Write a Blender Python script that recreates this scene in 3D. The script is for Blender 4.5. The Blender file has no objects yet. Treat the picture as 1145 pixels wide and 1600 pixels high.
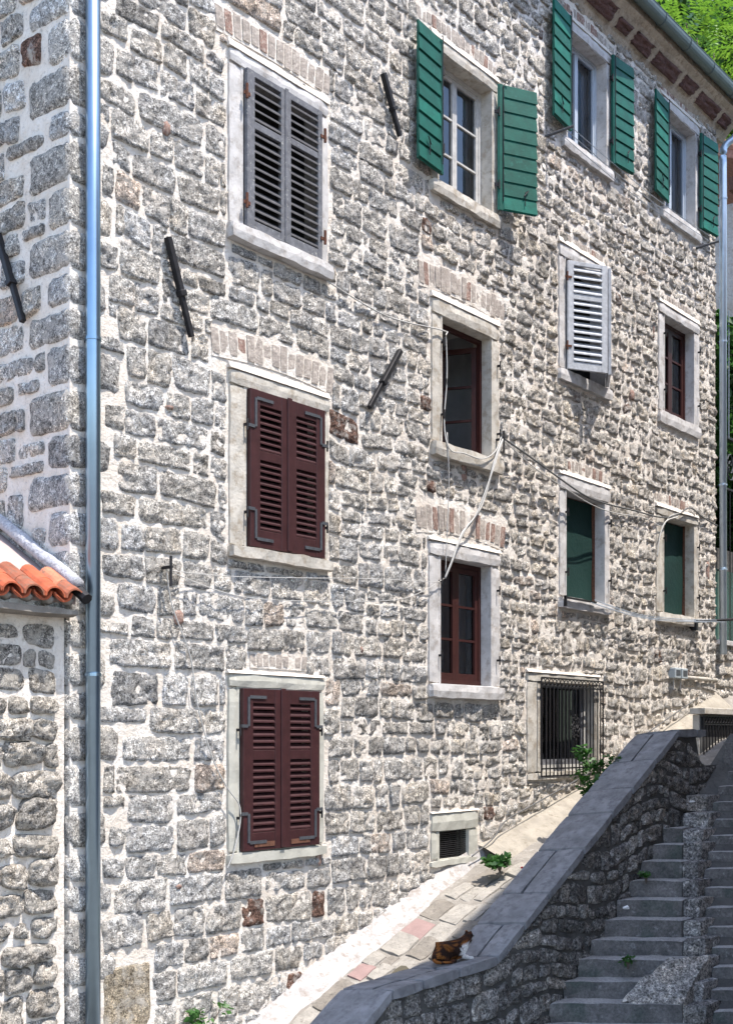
import bpy, bmesh, math, random
from mathutils import Vector, Matrix, noise as mn

R = random.Random(7)
sc = bpy.context.scene
COL = sc.collection

# ------------------------------------------------------------------ camera, sky, sun, exposure
EYE = 2.6
cam = bpy.data.cameras.new('camera'); camo = bpy.data.objects.new('camera', cam); COL.objects.link(camo)
camo.location = (-5.932, -7.791, EYE)
camo.rotation_euler = (math.radians(90), 0, -math.atan2(.77528, .63162))
cam.sensor_fit = 'HORIZONTAL'; cam.sensor_width = 36; cam.lens = 36 * 1924 / 1145
cam.shift_y = 355 / 1145; cam.clip_end = 2000; cam.clip_start = .05
sc.camera = camo

SUN = Vector((-.05, .37, -.93)).normalized()          # direction the light travels
elev = math.asin(-SUN.z); azim = math.atan2(-SUN.x, -SUN.y)   # towards the sun, clockwise from +Y
w = bpy.data.worlds.new('World'); sc.world = w; w.use_nodes = True
wn = w.node_tree.nodes; wl = w.node_tree.links
sky = wn.new('ShaderNodeTexSky'); sky.sky_type = 'NISHITA'; sky.sun_disc = False
sky.sun_elevation = elev; sky.sun_rotation = azim
wl.new(sky.outputs[0], wn['Background'].inputs[0]); wn['Background'].inputs[1].default_value = .15
sl = bpy.data.lights.new('sun', 'SUN'); sl.energy = 2.8; sl.angle = math.radians(.5); sl.color = (1, .935, .855)
so = bpy.data.objects.new('sun', sl); COL.objects.link(so)
so.rotation_euler = SUN.to_track_quat('-Z', 'Y').to_euler(); so.location = (0, -10, 30)
sc.view_settings.view_transform = 'Standard'; sc.view_settings.look = 'None'
sc.view_settings.gamma = 1; sc.view_settings.use_curve_mapping = False
sc.view_settings.exposure = 1.6

# ------------------------------------------------------------------ helpers: materials
def mat(name):
    m = bpy.data.materials.new(name); m.use_nodes = True
    return m, m.node_tree.nodes, m.node_tree.links, m.node_tree.nodes['Principled BSDF']

def ramp(N, L, src, stops):
    r = N.new('ShaderNodeValToRGB'); e = r.color_ramp.elements
    while len(e) < len(stops): e.new(.5)
    for el, (p, c) in zip(e, stops):
        el.position = p; el.color = (*c, 1) if not isinstance(c, float) else (c, c, c, 1)
    L.new(src, r.inputs[0]); return r.outputs[0]

def noi(N, L, vec, scale, detail=4., rough=.6, dist=0.):
    n = N.new('ShaderNodeTexNoise'); n.inputs['Scale'].default_value = scale
    n.inputs['Detail'].default_value = detail; n.inputs['Roughness'].default_value = rough
    n.inputs['Distortion'].default_value = dist; L.new(vec, n.inputs['Vector']); return n.outputs['Fac']

def mixc(N, L, a, b, f, mode='MIX'):
    m = N.new('ShaderNodeMix'); m.data_type = 'RGBA'; m.blend_type = mode
    for s, v in ((m.inputs[0], f), (m.inputs[6], a), (m.inputs[7], b)):
        if isinstance(v, (int, float)): s.default_value = v
        elif isinstance(v, tuple): s.default_value = (*v, 1)
        else: L.new(v, s)
    return m.outputs[2]

def bump(N, L, h, strength, dist, nrm=None):
    b = N.new('ShaderNodeBump'); b.inputs['Strength'].default_value = strength; b.inputs['Distance'].default_value = dist
    L.new(h, b.inputs['Height'])
    if nrm: L.new(nrm, b.inputs['Normal'])
    return b.outputs[0]

def pos(N):
    return N.new('ShaderNodeNewGeometry').outputs['Position']

def stone_mat(name, lo=.22, hi=2.1, smear=(.66, .62, .57), smear_amt=.585, bstr=1., sc1=26., sc2=82., wash=0., base=(.3, .3, .3)):
    m, N, L, B = mat(name); P = pos(N)
    a = N.new('ShaderNodeAttribute'); a.attribute_name = 'tint'; bc = a.outputs['Color']
    f1 = noi(N, L, P, sc1, 5, .75, .3); f2 = noi(N, L, P, sc2, 3, .75)
    sp = ramp(N, L, f1, [(.33, lo), (.45, .75), (.54, 1.1), (.66, hi)])
    c = mixc(N, L, bc, sp, 1., 'MULTIPLY')
    sp2 = ramp(N, L, f2, [(.35, .30), (.5, 1.), (.64, 1.8)])
    c = mixc(N, L, c, sp2, 1., 'MULTIPLY')
    c = mixc(N, L, c, ramp(N, L, noi(N, L, P, 2.6, 4, .65), [(.32, (.66, .64, .63)), (.5, (1., .98, .95)), (.68, (1.22, 1.12, 1.0))]), 1., 'MULTIPLY')
    f3 = noi(N, L, P, 8., 7, .76)
    if wash:                                  # limewash left thicker towards the far end of the wall
        sx = N.new('ShaderNodeSeparateXYZ'); L.new(P, sx.inputs[0])
        mr = N.new('ShaderNodeMapRange'); L.new(sx.outputs[0], mr.inputs[0])
        mr.inputs[1].default_value = 3.; mr.inputs[2].default_value = 9.; mr.inputs[3].default_value = 0.; mr.inputs[4].default_value = wash
        ad = N.new('ShaderNodeMath'); L.new(f3, ad.inputs[0]); L.new(mr.outputs[0], ad.inputs[1]); f3 = ad.outputs[0]
    sm_ = ramp(N, L, f3, [(smear_amt - .07, 0.), (smear_amt + .05, .9)])
    c = mixc(N, L, c, smear, sm_)
    L.new(c, B.inputs['Base Color']); B.inputs['Roughness'].default_value = .95; B.inputs['Specular IOR Level'].default_value = .12
    n1 = bump(N, L, f1, bstr, .06); n2 = bump(N, L, f2, bstr * .9, .022, n1)
    L.new(n2, B.inputs['Normal']); return m

def plain(name, col, rough=.7, metal=0., var=.25, vs=8., bs=.25, bscale=60., bd=.004, dirt=None, dirt_t=.6, spec=.3):
    m, N, L, B = mat(name); P = pos(N)
    f = noi(N, L, P, vs, 6, .65)
    v = ramp(N, L, f, [(.25, 1. - var), (.75, 1. + var)])
    c = mixc(N, L, col, v, 1., 'MULTIPLY')
    if dirt:
        g = noi(N, L, P, vs * 2.3, 6, .7)
        c = mixc(N, L, c, dirt, ramp(N, L, g, [(dirt_t - .05, 0.), (dirt_t + .1, .9)]))
    L.new(c, B.inputs['Base Color']); B.inputs['Roughness'].default_value = rough; B.inputs['Metallic'].default_value = metal
    B.inputs['Specular IOR Level'].default_value = spec
    if bs: L.new(bump(N, L, noi(N, L, P, bscale, 4, .65), bs, bd), B.inputs['Normal'])
    return m

M = {}
M['stone'] = stone_mat('rough_limestone', wash=.075)
M['darkstone'] = stone_mat('dark_rubble', lo=.25, hi=2.2, smear=(.26, .25, .24), smear_amt=.64, sc1=16, sc2=50)  # darker, greyer smear than the house stone
M['blockstone'] = stone_mat('pale_rubble', smear=(.62, .57, .5), smear_amt=.56)
def mortar_mat(name, col, col2):
    m, N, L, B = mat(name); P = pos(N)
    f = noi(N, L, P, 3., 7, .7); g = noi(N, L, P, 26., 5, .7); h = noi(N, L, P, 90., 3, .7)
    c = mixc(N, L, col, col2, ramp(N, L, f, [(.42, 0.), (.66, 1.)]))
    c = mixc(N, L, c, ramp(N, L, g, [(.28, .55), (.45, 1.), (.7, 1.06)]), 1., 'MULTIPLY')
    L.new(c, B.inputs['Base Color']); B.inputs['Roughness'].default_value = .95; B.inputs['Specular IOR Level'].default_value = .15
    L.new(bump(N, L, h, .5, .008, bump(N, L, g, .8, .03)), B.inputs['Normal']); return m
M['mortar'] = mortar_mat('lime_mortar', (.74, .69, .63), (.62, .545, .465))
M['mortar_side'] = M['mortar']
M['darkmortar'] = mortar_mat('dark_mortar', (.09, .087, .083), (.14, .137, .13))
M['frame_stone'] = plain('dressed_stone', (.47, .44, .39), .9, var=.3, vs=4, bs=.7, bscale=40, bd=.008, dirt=(.31, .265, .21), dirt_t=.53)
M['frame_white'] = plain('limewashed_stone', (.49, .475, .465), .9, var=.25, vs=4, bs=.6, bscale=40, bd=.007, dirt=(.33, .30, .275), dirt_t=.55)
M['frame_grey'] = plain('cement_frame', (.42, .41, .36), .9, var=.22, vs=6, bs=.5, bscale=60, bd=.005, dirt=(.62, .60, .56), dirt_t=.64)
M['brick'] = plain('worn_brick', (.25, .16, .13), .95, var=.4, vs=14, bs=.9, bscale=50, bd=.012, dirt=(.50, .42, .36), dirt_t=.56)
M['brick2'] = plain('limed_brick', (.34, .295, .26), .95, var=.35, vs=14, bs=.9, bscale=50, bd=.012, dirt=(.56, .50, .44), dirt_t=.55)
M['brown'] = plain('brown_shutter_paint', (.042, .015, .016), .5, var=.3, vs=10, bs=.2, bscale=90, bd=.002, dirt=(.06, .026, .022), dirt_t=.62)
M['brown_worn'] = plain('worn_brown_wood', (.12, .055, .035), .7, var=.5, vs=30, bs=.3)
M['oldgrey'] = plain('weathered_grey_paint', (.125, .128, .142), .8, var=.4, vs=16, bs=.4, bscale=90, bd=.003, dirt=(.42, .41, .38), dirt_t=.62)
M['oldslat'] = plain('dark_weathered_slat', (.075, .073, .078), .85, var=.4, vs=16, bs=.4, bscale=90, bd=.003, dirt=(.22, .20, .17), dirt_t=.64)
M['oldwhite'] = plain('faded_pale_paint', (.41, .425, .45), .8, var=.3, vs=16, bs=.4, bscale=90, bd=.003, dirt=(.18, .17, .17), dirt_t=.67)
M['green'] = plain('green_shutter_paint', (.002, .078, .056), .6, var=.35, vs=6, bs=.45, bscale=60, bd=.004, dirt=(.012, .12, .09), dirt_t=.62)
for k_, f_ in (('green_faded', 1.28), ('green_deep', .82)):
    M[k_] = plain(k_ + '_paint', (.004 * f_, .092 * f_, .066 * f_), .62, var=.35, vs=7, bs=.45, bscale=60, bd=.004, dirt=(.016, .13, .10), dirt_t=.60)
for k_, c_ in (('tile_brown', (.25, .085, .048)), ('tile_pale', (.42, .15, .085))):
    M[k_] = plain(k_, c_, .88, var=.4, vs=9, bs=.4, bscale=40, dirt=(.16, .10, .07), dirt_t=.55)
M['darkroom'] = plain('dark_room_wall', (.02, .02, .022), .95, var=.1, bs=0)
M['whitewood'] = plain('white_sash_paint', (.46, .45, .43), .6, var=.25, vs=12, bs=.3, dirt=(.3, .27, .22), dirt_t=.66)
M['pvc'] = plain('white_frame', (.42, .47, .53), .4, var=.05, vs=5, bs=0)
M['brownwood'] = plain('red_brown_sash', (.038, .011, .0095), .5, var=.3, vs=12, bs=.2)
M['blind'] = plain('green_blind_fabric', (.003, .026, .022), .8, var=.2, vs=3, bs=.3, bscale=14, bd=.02)
M['iron'] = plain('black_iron', (.025, .024, .026), .55, metal=.4, var=.4, vs=20, bs=.4)
M['steel'] = plain('grey_strap_steel', (.085, .09, .10), .6, metal=.4, var=.3, vs=30, bs=.2)
M['rust'] = plain('rusted_iron', (.11, .045, .028), .85, metal=.2, var=.5, vs=40, bs=.5)
M['zinc'] = plain('blue_zinc', (.25, .345, .44), .30, metal=.95, var=.10, vs=3, bs=.0)
M['galv'] = plain('galvanised_zinc', (.44, .52, .60), .42, metal=.7, var=.12, vs=5, bs=.0)
M['gutter'] = plain('grey_green_gutter', (.12, .15, .145), .5, metal=.4, var=.15, vs=5, bs=0)
M['cornice'] = plain('eave_plaster', (.40, .34, .27), .95, var=.3, vs=6, bs=.9, bscale=25, bd=.02, dirt=(.24, .19, .15), dirt_t=.55)
M['redstone'] = plain('brown_eave_stone', (.13, .075, .068), .95, var=.4, vs=18, bs=1., bscale=40, bd=.02)
M['tile'] = plain('terracotta', (.36, .085, .038), .85, var=.4, vs=9, bs=.3, bscale=40, dirt=(.17, .085, .055), dirt_t=.58)
M['oldtile'] = plain('old_terracotta', (.34, .17, .12), .9, var=.4, vs=9, bs=.3)
M['pinkplaster'] = plain('pink_plaster', (.36, .285, .26), .95, var=.12, vs=5, bs=.4, bscale=25, bd=.01)
M['flash'] = plain('limed_flashing', (.40, .40, .42), .95, var=.3, vs=20, bs=1., bscale=30, bd=.02, dirt=(.20, .20, .23), dirt_t=.55)
M['white_wash'] = plain('whitewash', (.37, .355, .345), .95, var=.25, vs=5, bs=.6, bscale=30, bd=.015, dirt=(.24, .205, .18), dirt_t=.54)
M['cement'] = plain('old_cement', (.23, .21, .185), .95, var=.3, vs=4, bs=.7, bscale=30, bd=.015, dirt=(.34, .32, .29), dirt_t=.56)
M['fillet'] = plain('sandy_cement', (.30, .27, .225), .95, var=.25, vs=5, bs=.7, bscale=30, bd=.015, dirt=(.20, .17, .13), dirt_t=.6)
M['rampstone'] = plain('ramp_flagstone', (.20, .18, .155), .95, var=.35, vs=6, bs=.8, bscale=30, bd=.015, dirt=(.10, .09, .08), dirt_t=.6)
M['rampstone2'] = plain('pale_ramp_flagstone', (.29, .27, .24), .95, var=.3, vs=6, bs=.8, bscale=30, bd=.015, dirt=(.14, .125, .11), dirt_t=.6)
M['pinkslab'] = plain('pink_slab', (.27, .185, .172), .95, var=.15, vs=8, bs=.5, bscale=40, bd=.008)
M['oliveslab'] = plain('olive_slab', (.09, .08, .058), .95, var=.2, vs=8, bs=.5)
M['coping'] = plain('coping_stone', (.21, .212, .222), .9, var=.4, vs=5, bs=.5, bscale=40, bd=.008, dirt=(.13, .13, .14), dirt_t=.55)
M['stepstone'] = plain('stair_stone', (.21, .21, .215), .88, var=.5, vs=5, bs=.9, bscale=35, bd=.018, dirt=(.36, .35, .35), dirt_t=.58)
def step_mat():
    m, N, L, B = mat('toplit_stair_stone'); g = N.new('ShaderNodeNewGeometry'); P = g.outputs['Position']
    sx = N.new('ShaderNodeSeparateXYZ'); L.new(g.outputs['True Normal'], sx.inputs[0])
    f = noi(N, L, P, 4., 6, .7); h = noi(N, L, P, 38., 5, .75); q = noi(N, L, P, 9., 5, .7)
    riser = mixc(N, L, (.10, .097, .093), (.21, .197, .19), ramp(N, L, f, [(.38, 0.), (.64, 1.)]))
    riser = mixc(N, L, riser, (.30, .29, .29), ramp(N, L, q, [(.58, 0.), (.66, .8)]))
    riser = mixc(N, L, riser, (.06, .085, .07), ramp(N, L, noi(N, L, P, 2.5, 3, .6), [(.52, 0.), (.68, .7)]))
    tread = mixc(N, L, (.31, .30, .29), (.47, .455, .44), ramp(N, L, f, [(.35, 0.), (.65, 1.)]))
    c = mixc(N, L, riser, tread, ramp(N, L, sx.outputs[2], [(.35, 0.), (.8, 1.)]))  # up-facing treads paler than risers: light from above put into the colour
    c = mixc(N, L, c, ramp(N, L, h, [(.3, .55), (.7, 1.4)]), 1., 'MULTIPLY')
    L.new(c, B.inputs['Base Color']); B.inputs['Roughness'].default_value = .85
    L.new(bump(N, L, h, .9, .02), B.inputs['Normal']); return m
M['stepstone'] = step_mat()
M['palestone'] = plain('pale_slab', (.42, .40, .39), .95, var=.45, vs=9, bs=1., bscale=30, bd=.02)
M['ground'] = plain('ground_paving', (.20, .185, .165), .95, var=.3, vs=2, bs=.6, bscale=20, bd=.02)
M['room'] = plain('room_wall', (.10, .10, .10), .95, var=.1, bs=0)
M['roomgrey'] = plain('grey_room_wall', (.30, .30, .31), .95, var=.1, bs=0)
M['roomlight'] = plain('room_ceiling', (.55, .54, .52), .95, var=.05, bs=0)
M['curtain'] = plain('curtain_cloth', (.36, .40, .46), .95, var=.1, vs=4, bs=0)
M['cable'] = plain('pale_cable', (.42, .41, .39), .6, var=.1, bs=0)
M['darkcable'] = plain('dark_cable', (.10, .10, .10), .6, var=.1, bs=0)
M['line'] = plain('clothesline_cord', (.30, .34, .39), .6, var=.1, bs=0)
M['plasticbox'] = plain('grey_box', (.34, .38, .40), .6, var=.1, bs=0)
M['paper'] = plain('paper', (.80, .79, .78), .9, var=.05, bs=0)
M['red'] = plain('red_plastic', (.45, .03, .03), .5, var=.1, bs=0)
M['bark'] = plain('bark', (.12, .095, .075), .95, var=.4, vs=10, bs=.8, bscale=20, bd=.03)

def leaf_mat(name, c1, c2):
    m, N, L, B = mat(name); P = pos(N)
    c = mixc(N, L, c1, c2, ramp(N, L, noi(N, L, P, 2.2, 4, .7), [(.35, 0.), (.65, 1.)]))
    L.new(c, B.inputs['Base Color']); B.inputs['Roughness'].default_value = .5
    t = N.new('ShaderNodeBsdfTranslucent'); L.new(c, t.inputs[0])
    mx = N.new('ShaderNodeMixShader'); mx.inputs[0].default_value = .4
    L.new(B.outputs[0], mx.inputs[1]); L.new(t.outputs[0], mx.inputs[2])
    L.new(mx.outputs[0], N['Material Output'].inputs[0]); return m
M['leaf'] = leaf_mat('tree_leaf', (.085, .20, .018), (.17, .32, .035))
M['leafdark'] = leaf_mat('dark_leaf', (.025, .07, .02), (.05, .12, .03))
M['leafsmall'] = leaf_mat('weed_leaf', (.022, .085, .014), (.06, .16, .03))
M['palmleaf'] = leaf_mat('palm_leaf', (.08, .12, .05), (.16, .20, .09))
def glass_mat():
    m, N, L, B = mat('window_glass')
    g = N.new('ShaderNodeBsdfGlossy'); g.inputs['Roughness'].default_value = .03; g.inputs[0].default_value = (.9, .95, 1, 1)
    t = N.new('ShaderNodeBsdfTransparent'); t.inputs[0].default_value = (.75, .78, .8, 1)
    f = N.new('ShaderNodeFresnel'); f.inputs[0].default_value = 1.6
    mx = N.new('ShaderNodeMixShader'); L.new(f.outputs[0], mx.inputs[0]); L.new(t.outputs[0], mx.inputs[1]); L.new(g.outputs[0], mx.inputs[2])
    L.new(mx.outputs[0], N['Material Output'].inputs[0]); return m
M['glass'] = glass_mat()
M['greenglass'] = plain('pale_green_glass', (.035, .085, .078), .12, var=.6, vs=1.4, bs=0, spec=.8)

# ------------------------------------------------------------------ helpers: objects and meshes
def link(o, parent=None):
    COL.objects.link(o)
    if parent: o.parent = parent
    return o
def tag(o, label=None, cat=None, group=None, kind=None):
    for k, v in (('label', label), ('category', cat), ('group', group), ('kind', kind)):
        if v: o[k] = v
    return o
def empty(name, loc=(0, 0, 0), parent=None):
    o = bpy.data.objects.new(name, None); o.location = loc; o.empty_display_size = .2
    return link(o, parent)

class MB:
    def __init__(s): s.v = []; s.f = []; s.c = []
    def add(s, vs, fs, col=None):
        o = len(s.v); s.v += [tuple(p) for p in vs]; s.f += [tuple(i + o for i in f) for f in fs]
        if col is not None: s.c += [col] * len(vs)
        return s
    def box(s, x0, x1, y0, y1, z0, z1, T=None):
        vs = [(x, y, z) for x in (x0, x1) for y in (y0, y1) for z in (z0, z1)]
        if T: vs = [T(p) for p in vs]
        return s.add(vs, [(0, 1, 3, 2), (4, 6, 7, 5), (0, 4, 5, 1), (2, 3, 7, 6), (0, 2, 6, 4), (1, 5, 7, 3)])
    def tube(s, pts, r, n=8, cap=True):
        pts = [Vector(p) for p in pts]; rs = r if isinstance(r, (list, tuple)) else [r] * len(pts)
        vs = []; fs = []; ref = Vector((0, 0, 1))
        for i, p in enumerate(pts):
            a = pts[max(i - 1, 0)]; b = pts[min(i + 1, len(pts) - 1)]
            d = (b - a).normalized()
            u = d.cross(ref)
            if u.length < .05: u = d.cross(Vector((1, 0, 0)))
            u.normalize(); v2 = d.cross(u)
            for k in range(n):
                an = 2 * math.pi * k / n
                vs.append(p + (u * math.cos(an) + v2 * math.sin(an)) * rs[i])
        for i in range(len(pts) - 1):
            for k in range(n):
                fs.append((i * n + k, i * n + (k + 1) % n, (i + 1) * n + (k + 1) % n, (i + 1) * n + k))
        if cap: fs += [tuple(range(n - 1, -1, -1)), tuple(range((len(pts) - 1) * n, len(pts) * n))]
        return s.add(vs, fs)
    def build(s, name, m, parent=None, smooth=False, bevel=0., fix=True):
        me = bpy.data.meshes.new(name); me.from_pydata(s.v, [], s.f)
        if s.c and len(s.c) == len(s.v):
            a = me.attributes.new('tint', 'FLOAT_COLOR', 'POINT')
            a.data.foreach_set('color', [q for c in s.c for q in (*c, 1.)])
        if fix or bevel:
            bm = bmesh.new(); bm.from_mesh(me)
            bmesh.ops.recalc_face_normals(bm, faces=bm.faces)
            if bevel: bmesh.ops.bevel(bm, geom=list(bm.edges), offset=bevel, segments=1, affect='EDGES', clamp_overlap=True)
            bm.to_mesh(me); bm.free()
        if smooth: me.polygons.foreach_set('use_smooth', [True] * len(me.polygons))
        me.materials.append(M[m] if isinstance(m, str) else m)
        return link(bpy.data.objects.new(name, me), parent)

def sm(pts, n=6):
    """Catmull-Rom through points"""
    P = [Vector(p) for p in pts]; out = []
    for i in range(len(P) - 1):
        a = P[max(i - 1, 0)]; b = P[i]; c = P[i + 1]; d = P[min(i + 2, len(P) - 1)]
        for k in range(n):
            t = k / n
            out.append(.5 * ((2 * b) + (c - a) * t + (2 * a - 5 * b + 4 * c - d) * t * t + (3 * b - a - 3 * c + d) * t ** 3))
    return out + [P[-1]]

def fbm(p, o=4): return mn.fractal(p, 1., 2., o)

def stone(a0, a1, b0, b1, rnd, prot=.03, amp=.010, n=6., jit=.10, cell=.05, quad=None):
    """one rough stone face on a plane: list of (a, b, h) and faces"""
    wd, ht = a1 - a0, b1 - b0; mi = min(wd, ht)
    j = lambda: rnd.uniform(-jit, jit) * mi
    q = quad or [(a0 + j(), b0 + j()), (a1 + j(), b0 + j()), (a1 + j(), b1 + j()), (a0 + j(), b1 + j())]
    nx = max(2, min(14, round(wd / cell))); ny = max(2, min(10, round(ht / cell)))
    S = [-1] + [-.92 + 1.84 * i / nx for i in range(nx + 1)] + [1]
    T = [-1] + [-.88 + 1.76 * i / ny for i in range(ny + 1)] + [1]
    sd = Vector((rnd.uniform(0, 90), rnd.uniform(0, 90), rnd.uniform(0, 90)))
    tx = rnd.uniform(-.3, .3) * prot; ty = rnd.uniform(-.3, .3) * prot
    vs = []
    for t in T:
        for s in S:
            m = max(abs(s), abs(t), 1e-6); u, v = abs(s) / m, abs(t) / m
            f = (u ** n + v ** n + 1e-12) ** (-1 / n) if m > 1e-4 else 1.
            s2, t2 = s * f, t * f
            x = ((1 - s2) * (1 - t2) * q[0][0] + (1 + s2) * (1 - t2) * q[1][0] + (1 + s2) * (1 + t2) * q[2][0] + (1 - s2) * (1 + t2) * q[3][0]) / 4
            y = ((1 - s2) * (1 - t2) * q[0][1] + (1 + s2) * (1 - t2) * q[1][1] + (1 + s2) * (1 + t2) * q[2][1] + (1 - s2) * (1 + t2) * q[3][1]) / 4
            if m > .86:
                x += mn.noise(Vector((x * 17, y * 17, 3)) + sd) * .013; y += mn.noise(Vector((x * 17, y * 17, 9)) + sd) * .013
            if m > .99: h = -.02
            else:
                h = prot * (1 - .35 * m ** 6) + tx * s + ty * t
                h += amp * (1.5 * mn.noise(Vector((x * 9, y * 9, 0)) + sd) + 1.5 * (mn.voronoi(Vector((x * 13, y * 16, 5)) + sd)[0][0] - .45) * 1.5 + .9 * mn.noise(Vector((x * 30, y * 30, 2)) + sd))
            vs.append((x, y, h))
    W = len(S)
    fs = [(r * W + c, r * W + c + 1, (r + 1) * W + c + 1, (r + 1) * W + c) for r in range(len(T) - 1) for c in range(W - 1)]
    return vs, fs

def block(x0, x1, y0, y1, z0, z1, rnd, cell=.08, amp=.012, rad=.02, T=None):
    """closed rough block with worn edges: verts, faces"""
    n = [max(1, min(12, round(l / cell))) for l in (x1 - x0, y1 - y0, z1 - z0)]
    idx = {}; vs = []; fs = []
    sd = Vector((rnd.uniform(0, 90), rnd.uniform(0, 90), rnd.uniform(0, 90)))
    def V(i, j, k):
        if (i, j, k) in idx: return idx[i, j, k]
        p = Vector((x0 + (x1 - x0) * i / n[0], y0 + (y1 - y0) * j / n[1], z0 + (z1 - z0) * k / n[2]))
        e = (i in (0, n[0])) + (j in (0, n[1])) + (k in (0, n[2]))
        c = Vector(((x0 + x1) / 2, (y0 + y1) / 2, (z0 + z1) / 2)); d = p - c
        if e >= 2:
            if i in (0, n[0]): p.x -= math.copysign(rad * (e - 1) * .5, d.x)
            if j in (0, n[1]): p.y -= math.copysign(rad * (e - 1) * .5, d.y)
            if k in (0, n[2]): p.z -= math.copysign(rad * (e - 1) * .5, d.z)
        q = p * 6 + sd
        p = p + Vector((mn.noise(q), mn.noise(q + Vector((9, 0, 0))), mn.noise(q + Vector((0, 9, 0))))) * amp
        q = p * 17 + sd
        p = p + Vector((mn.noise(q), mn.noise(q + Vector((9, 0, 0))), mn.noise(q + Vector((0, 9, 0))))) * amp * .6
        idx[i, j, k] = len(vs); vs.append(T(p) if T else p); return idx[i, j, k]
    for ax in range(3):
        u, v = [a for a in range(3) if a != ax]
        for side in (0, n[ax]):
            for i in range(n[u]):
                for j in range(n[v]):
                    def P(a, b):
                        t = [0, 0, 0]; t[ax] = side; t[u] = a; t[v] = b; return V(*t)
                    fs.append((P(i, j), P(i + 1, j), P(i + 1, j + 1), P(i, j + 1)))
    return vs, fs

def stint(rnd, warm=.0):
    g = rnd.uniform(.44, .64) if rnd.random() < .8 else rnd.uniform(.30, .74)
    wv = rnd.uniform(-.02, .06) + warm
    c = [g * (1 + wv), g * (1 + wv * .2), g * (1 - wv)]
    r = rnd.random()
    if r < .010: c = [.20, .125, .10]
    elif r < .05: c = [g * 1.08, g * .93, g * .82]
    return tuple(c)

# ------------------------------------------------------------------ layout of the facade (metres; x along, z up)
BASE = [(-5, -.2), (1.97, .04), (2.84, .44), (4.63, 1.10), (6.19, 1.52), (7.83, 1.95), (11.93, 3.23), (14, 3.8)]
def interp(tab, x):
    if x <= tab[0][0]: return tab[0][1]
    for (a, b), (c, d) in zip(tab, tab[1:]):
        if x <= c: return b + (d - b) * (x - a) / (c - a)
    return tab[-1][1]
base = lambda x: interp(BASE, x)

# frame rect, opening rect
WIN = dict(
    W1=((1.69, 3.02, 7.00, 8.70), (1.87, 2.88, 7.16, 8.57)), W2=((1.70, 3.03, 4.20, 5.87), (1.91, 2.92, 4.32, 5.73)),
    W3=((1.68, 2.96, 1.49, 3.18), (1.82, 2.84, 1.60, 3.05)),
    G1=((4.70, 6.00, 8.45, 10.14), (4.84, 5.87, 8.61, 10.01)), G2=((7.45, 8.72, 9.95, 11.62), (7.58, 8.59, 10.10, 11.49)),
    G3=((10.20, 11.47, 9.99, 11.73), (10.33, 11.34, 10.16, 11.60)),
    M=((4.71, 6.02, 5.63, 7.34), (4.90, 5.86, 5.80, 7.17)), L=((4.66, 6.04, 3.04, 4.73), (4.87, 5.85, 3.20, 4.57)),
    V=((7.37, 8.70, 7.05, 8.76), (7.53, 8.55, 7.21, 8.60)), R=((10.13, 11.48, 7.07, 8.78), (10.31, 11.29, 7.26, 8.63)),
    E1=((7.38, 8.68, 4.22, 5.89), (7.55, 8.54, 4.38, 5.70)), E2=((10.05, 11.44, 4.25, 5.88), (10.29, 11.29, 4.40, 5.77)),
    B=((6.63, 8.40, 2.10, 3.40), (6.92, 8.26, 2.20, 3.29)), K=((4.70, 5.59, 1.22, 1.80), (4.85, 5.41, 1.30, 1.60)))
# brick arches: x0, x1, z0 (springing), z1 crown bottom, height, brick count, red share
ARCH = [(1.50, 3.10, 5.93, .05, .26, 15, .15), (4.50, 6.14, 7.40, .05, .28, 17, .1), (4.45, 6.14, 4.78, .06, .30, 17, .45),
        (4.46, 5.98, 10.19, .03, .17, 17, .5), (7.50, 8.60, 11.66, .02, .15, 13, .5), (10.23, 11.35, 11.76, .02, .13, 13, .6),
        (7.62, 8.48, 5.93, .02, .17, 10, .6), (10.0, 11.1, 5.92, .02, .16, 12, .7), (1.97, 2.72, 3.24, .0, .14, 9, .3),
        (1.55, 3.05, 8.78, .03, .24, 14, .2), (10.4, 11.2, 8.82, .0, .13, 9, .5), (7.6, 8.5, 8.79, .0, .14, 9, .3)]
HOLES = [(f[0] - .015, f[1] + .015, f[2] - .015, f[3] + .015) for f, o in WIN.values()] + \
        [(a[0], a[1], a[2], a[2] + a[3] + a[4] + .02) for a in ARCH]
TOPZ = 12.0; LEN = 12.10

house = tag(empty('stone_house'), 'tall stone house with green, brown and grey shutters above the stairs', 'house')

def hole_dist(x, z, holes):
    d = 9
    for q in holes:
        dx = max(q[0] - x, 0, x - q[1]); dz = max(q[2] - z, 0, z - q[3]); d = min(d, math.hypot(dx, dz))
    return d

# mortar sheet with the real openings cut out
def mortar_sheet(name, xs, zs, holes, f, parent, m, cut=None):
    keep = []; idx = {}; vs = []; fs = []
    def V(i, j):
        if (i, j) not in idx:
            idx[i, j] = len(vs); vs.append(f(xs[i], zs[j]))
        return idx[i, j]
    for i in range(len(xs) - 1):
        for j in range(len(zs) - 1):
            cx, cz = (xs[i] + xs[i + 1]) / 2, (zs[j] + zs[j + 1]) / 2
            if any(h[0] < cx < h[1] and h[2] < cz < h[3] for h in holes): continue
            if cut and cut(cx, cz): continue
            fs.append((V(i, j), V(i + 1, j), V(i + 1, j + 1), V(i, j + 1)))
    b = MB(); b.add(vs, fs); return b.build(name, m, parent, smooth=True, fix=False)
def lines(a, b, step, extra):
    L = sorted(set([round(a + (b - a) * i / round((b - a) / step), 4) for i in range(round((b - a) / step) + 1)] + [round(e, 4) for e in extra if a < e < b]))
    return L
ops = [o for f, o in WIN.values()]
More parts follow.
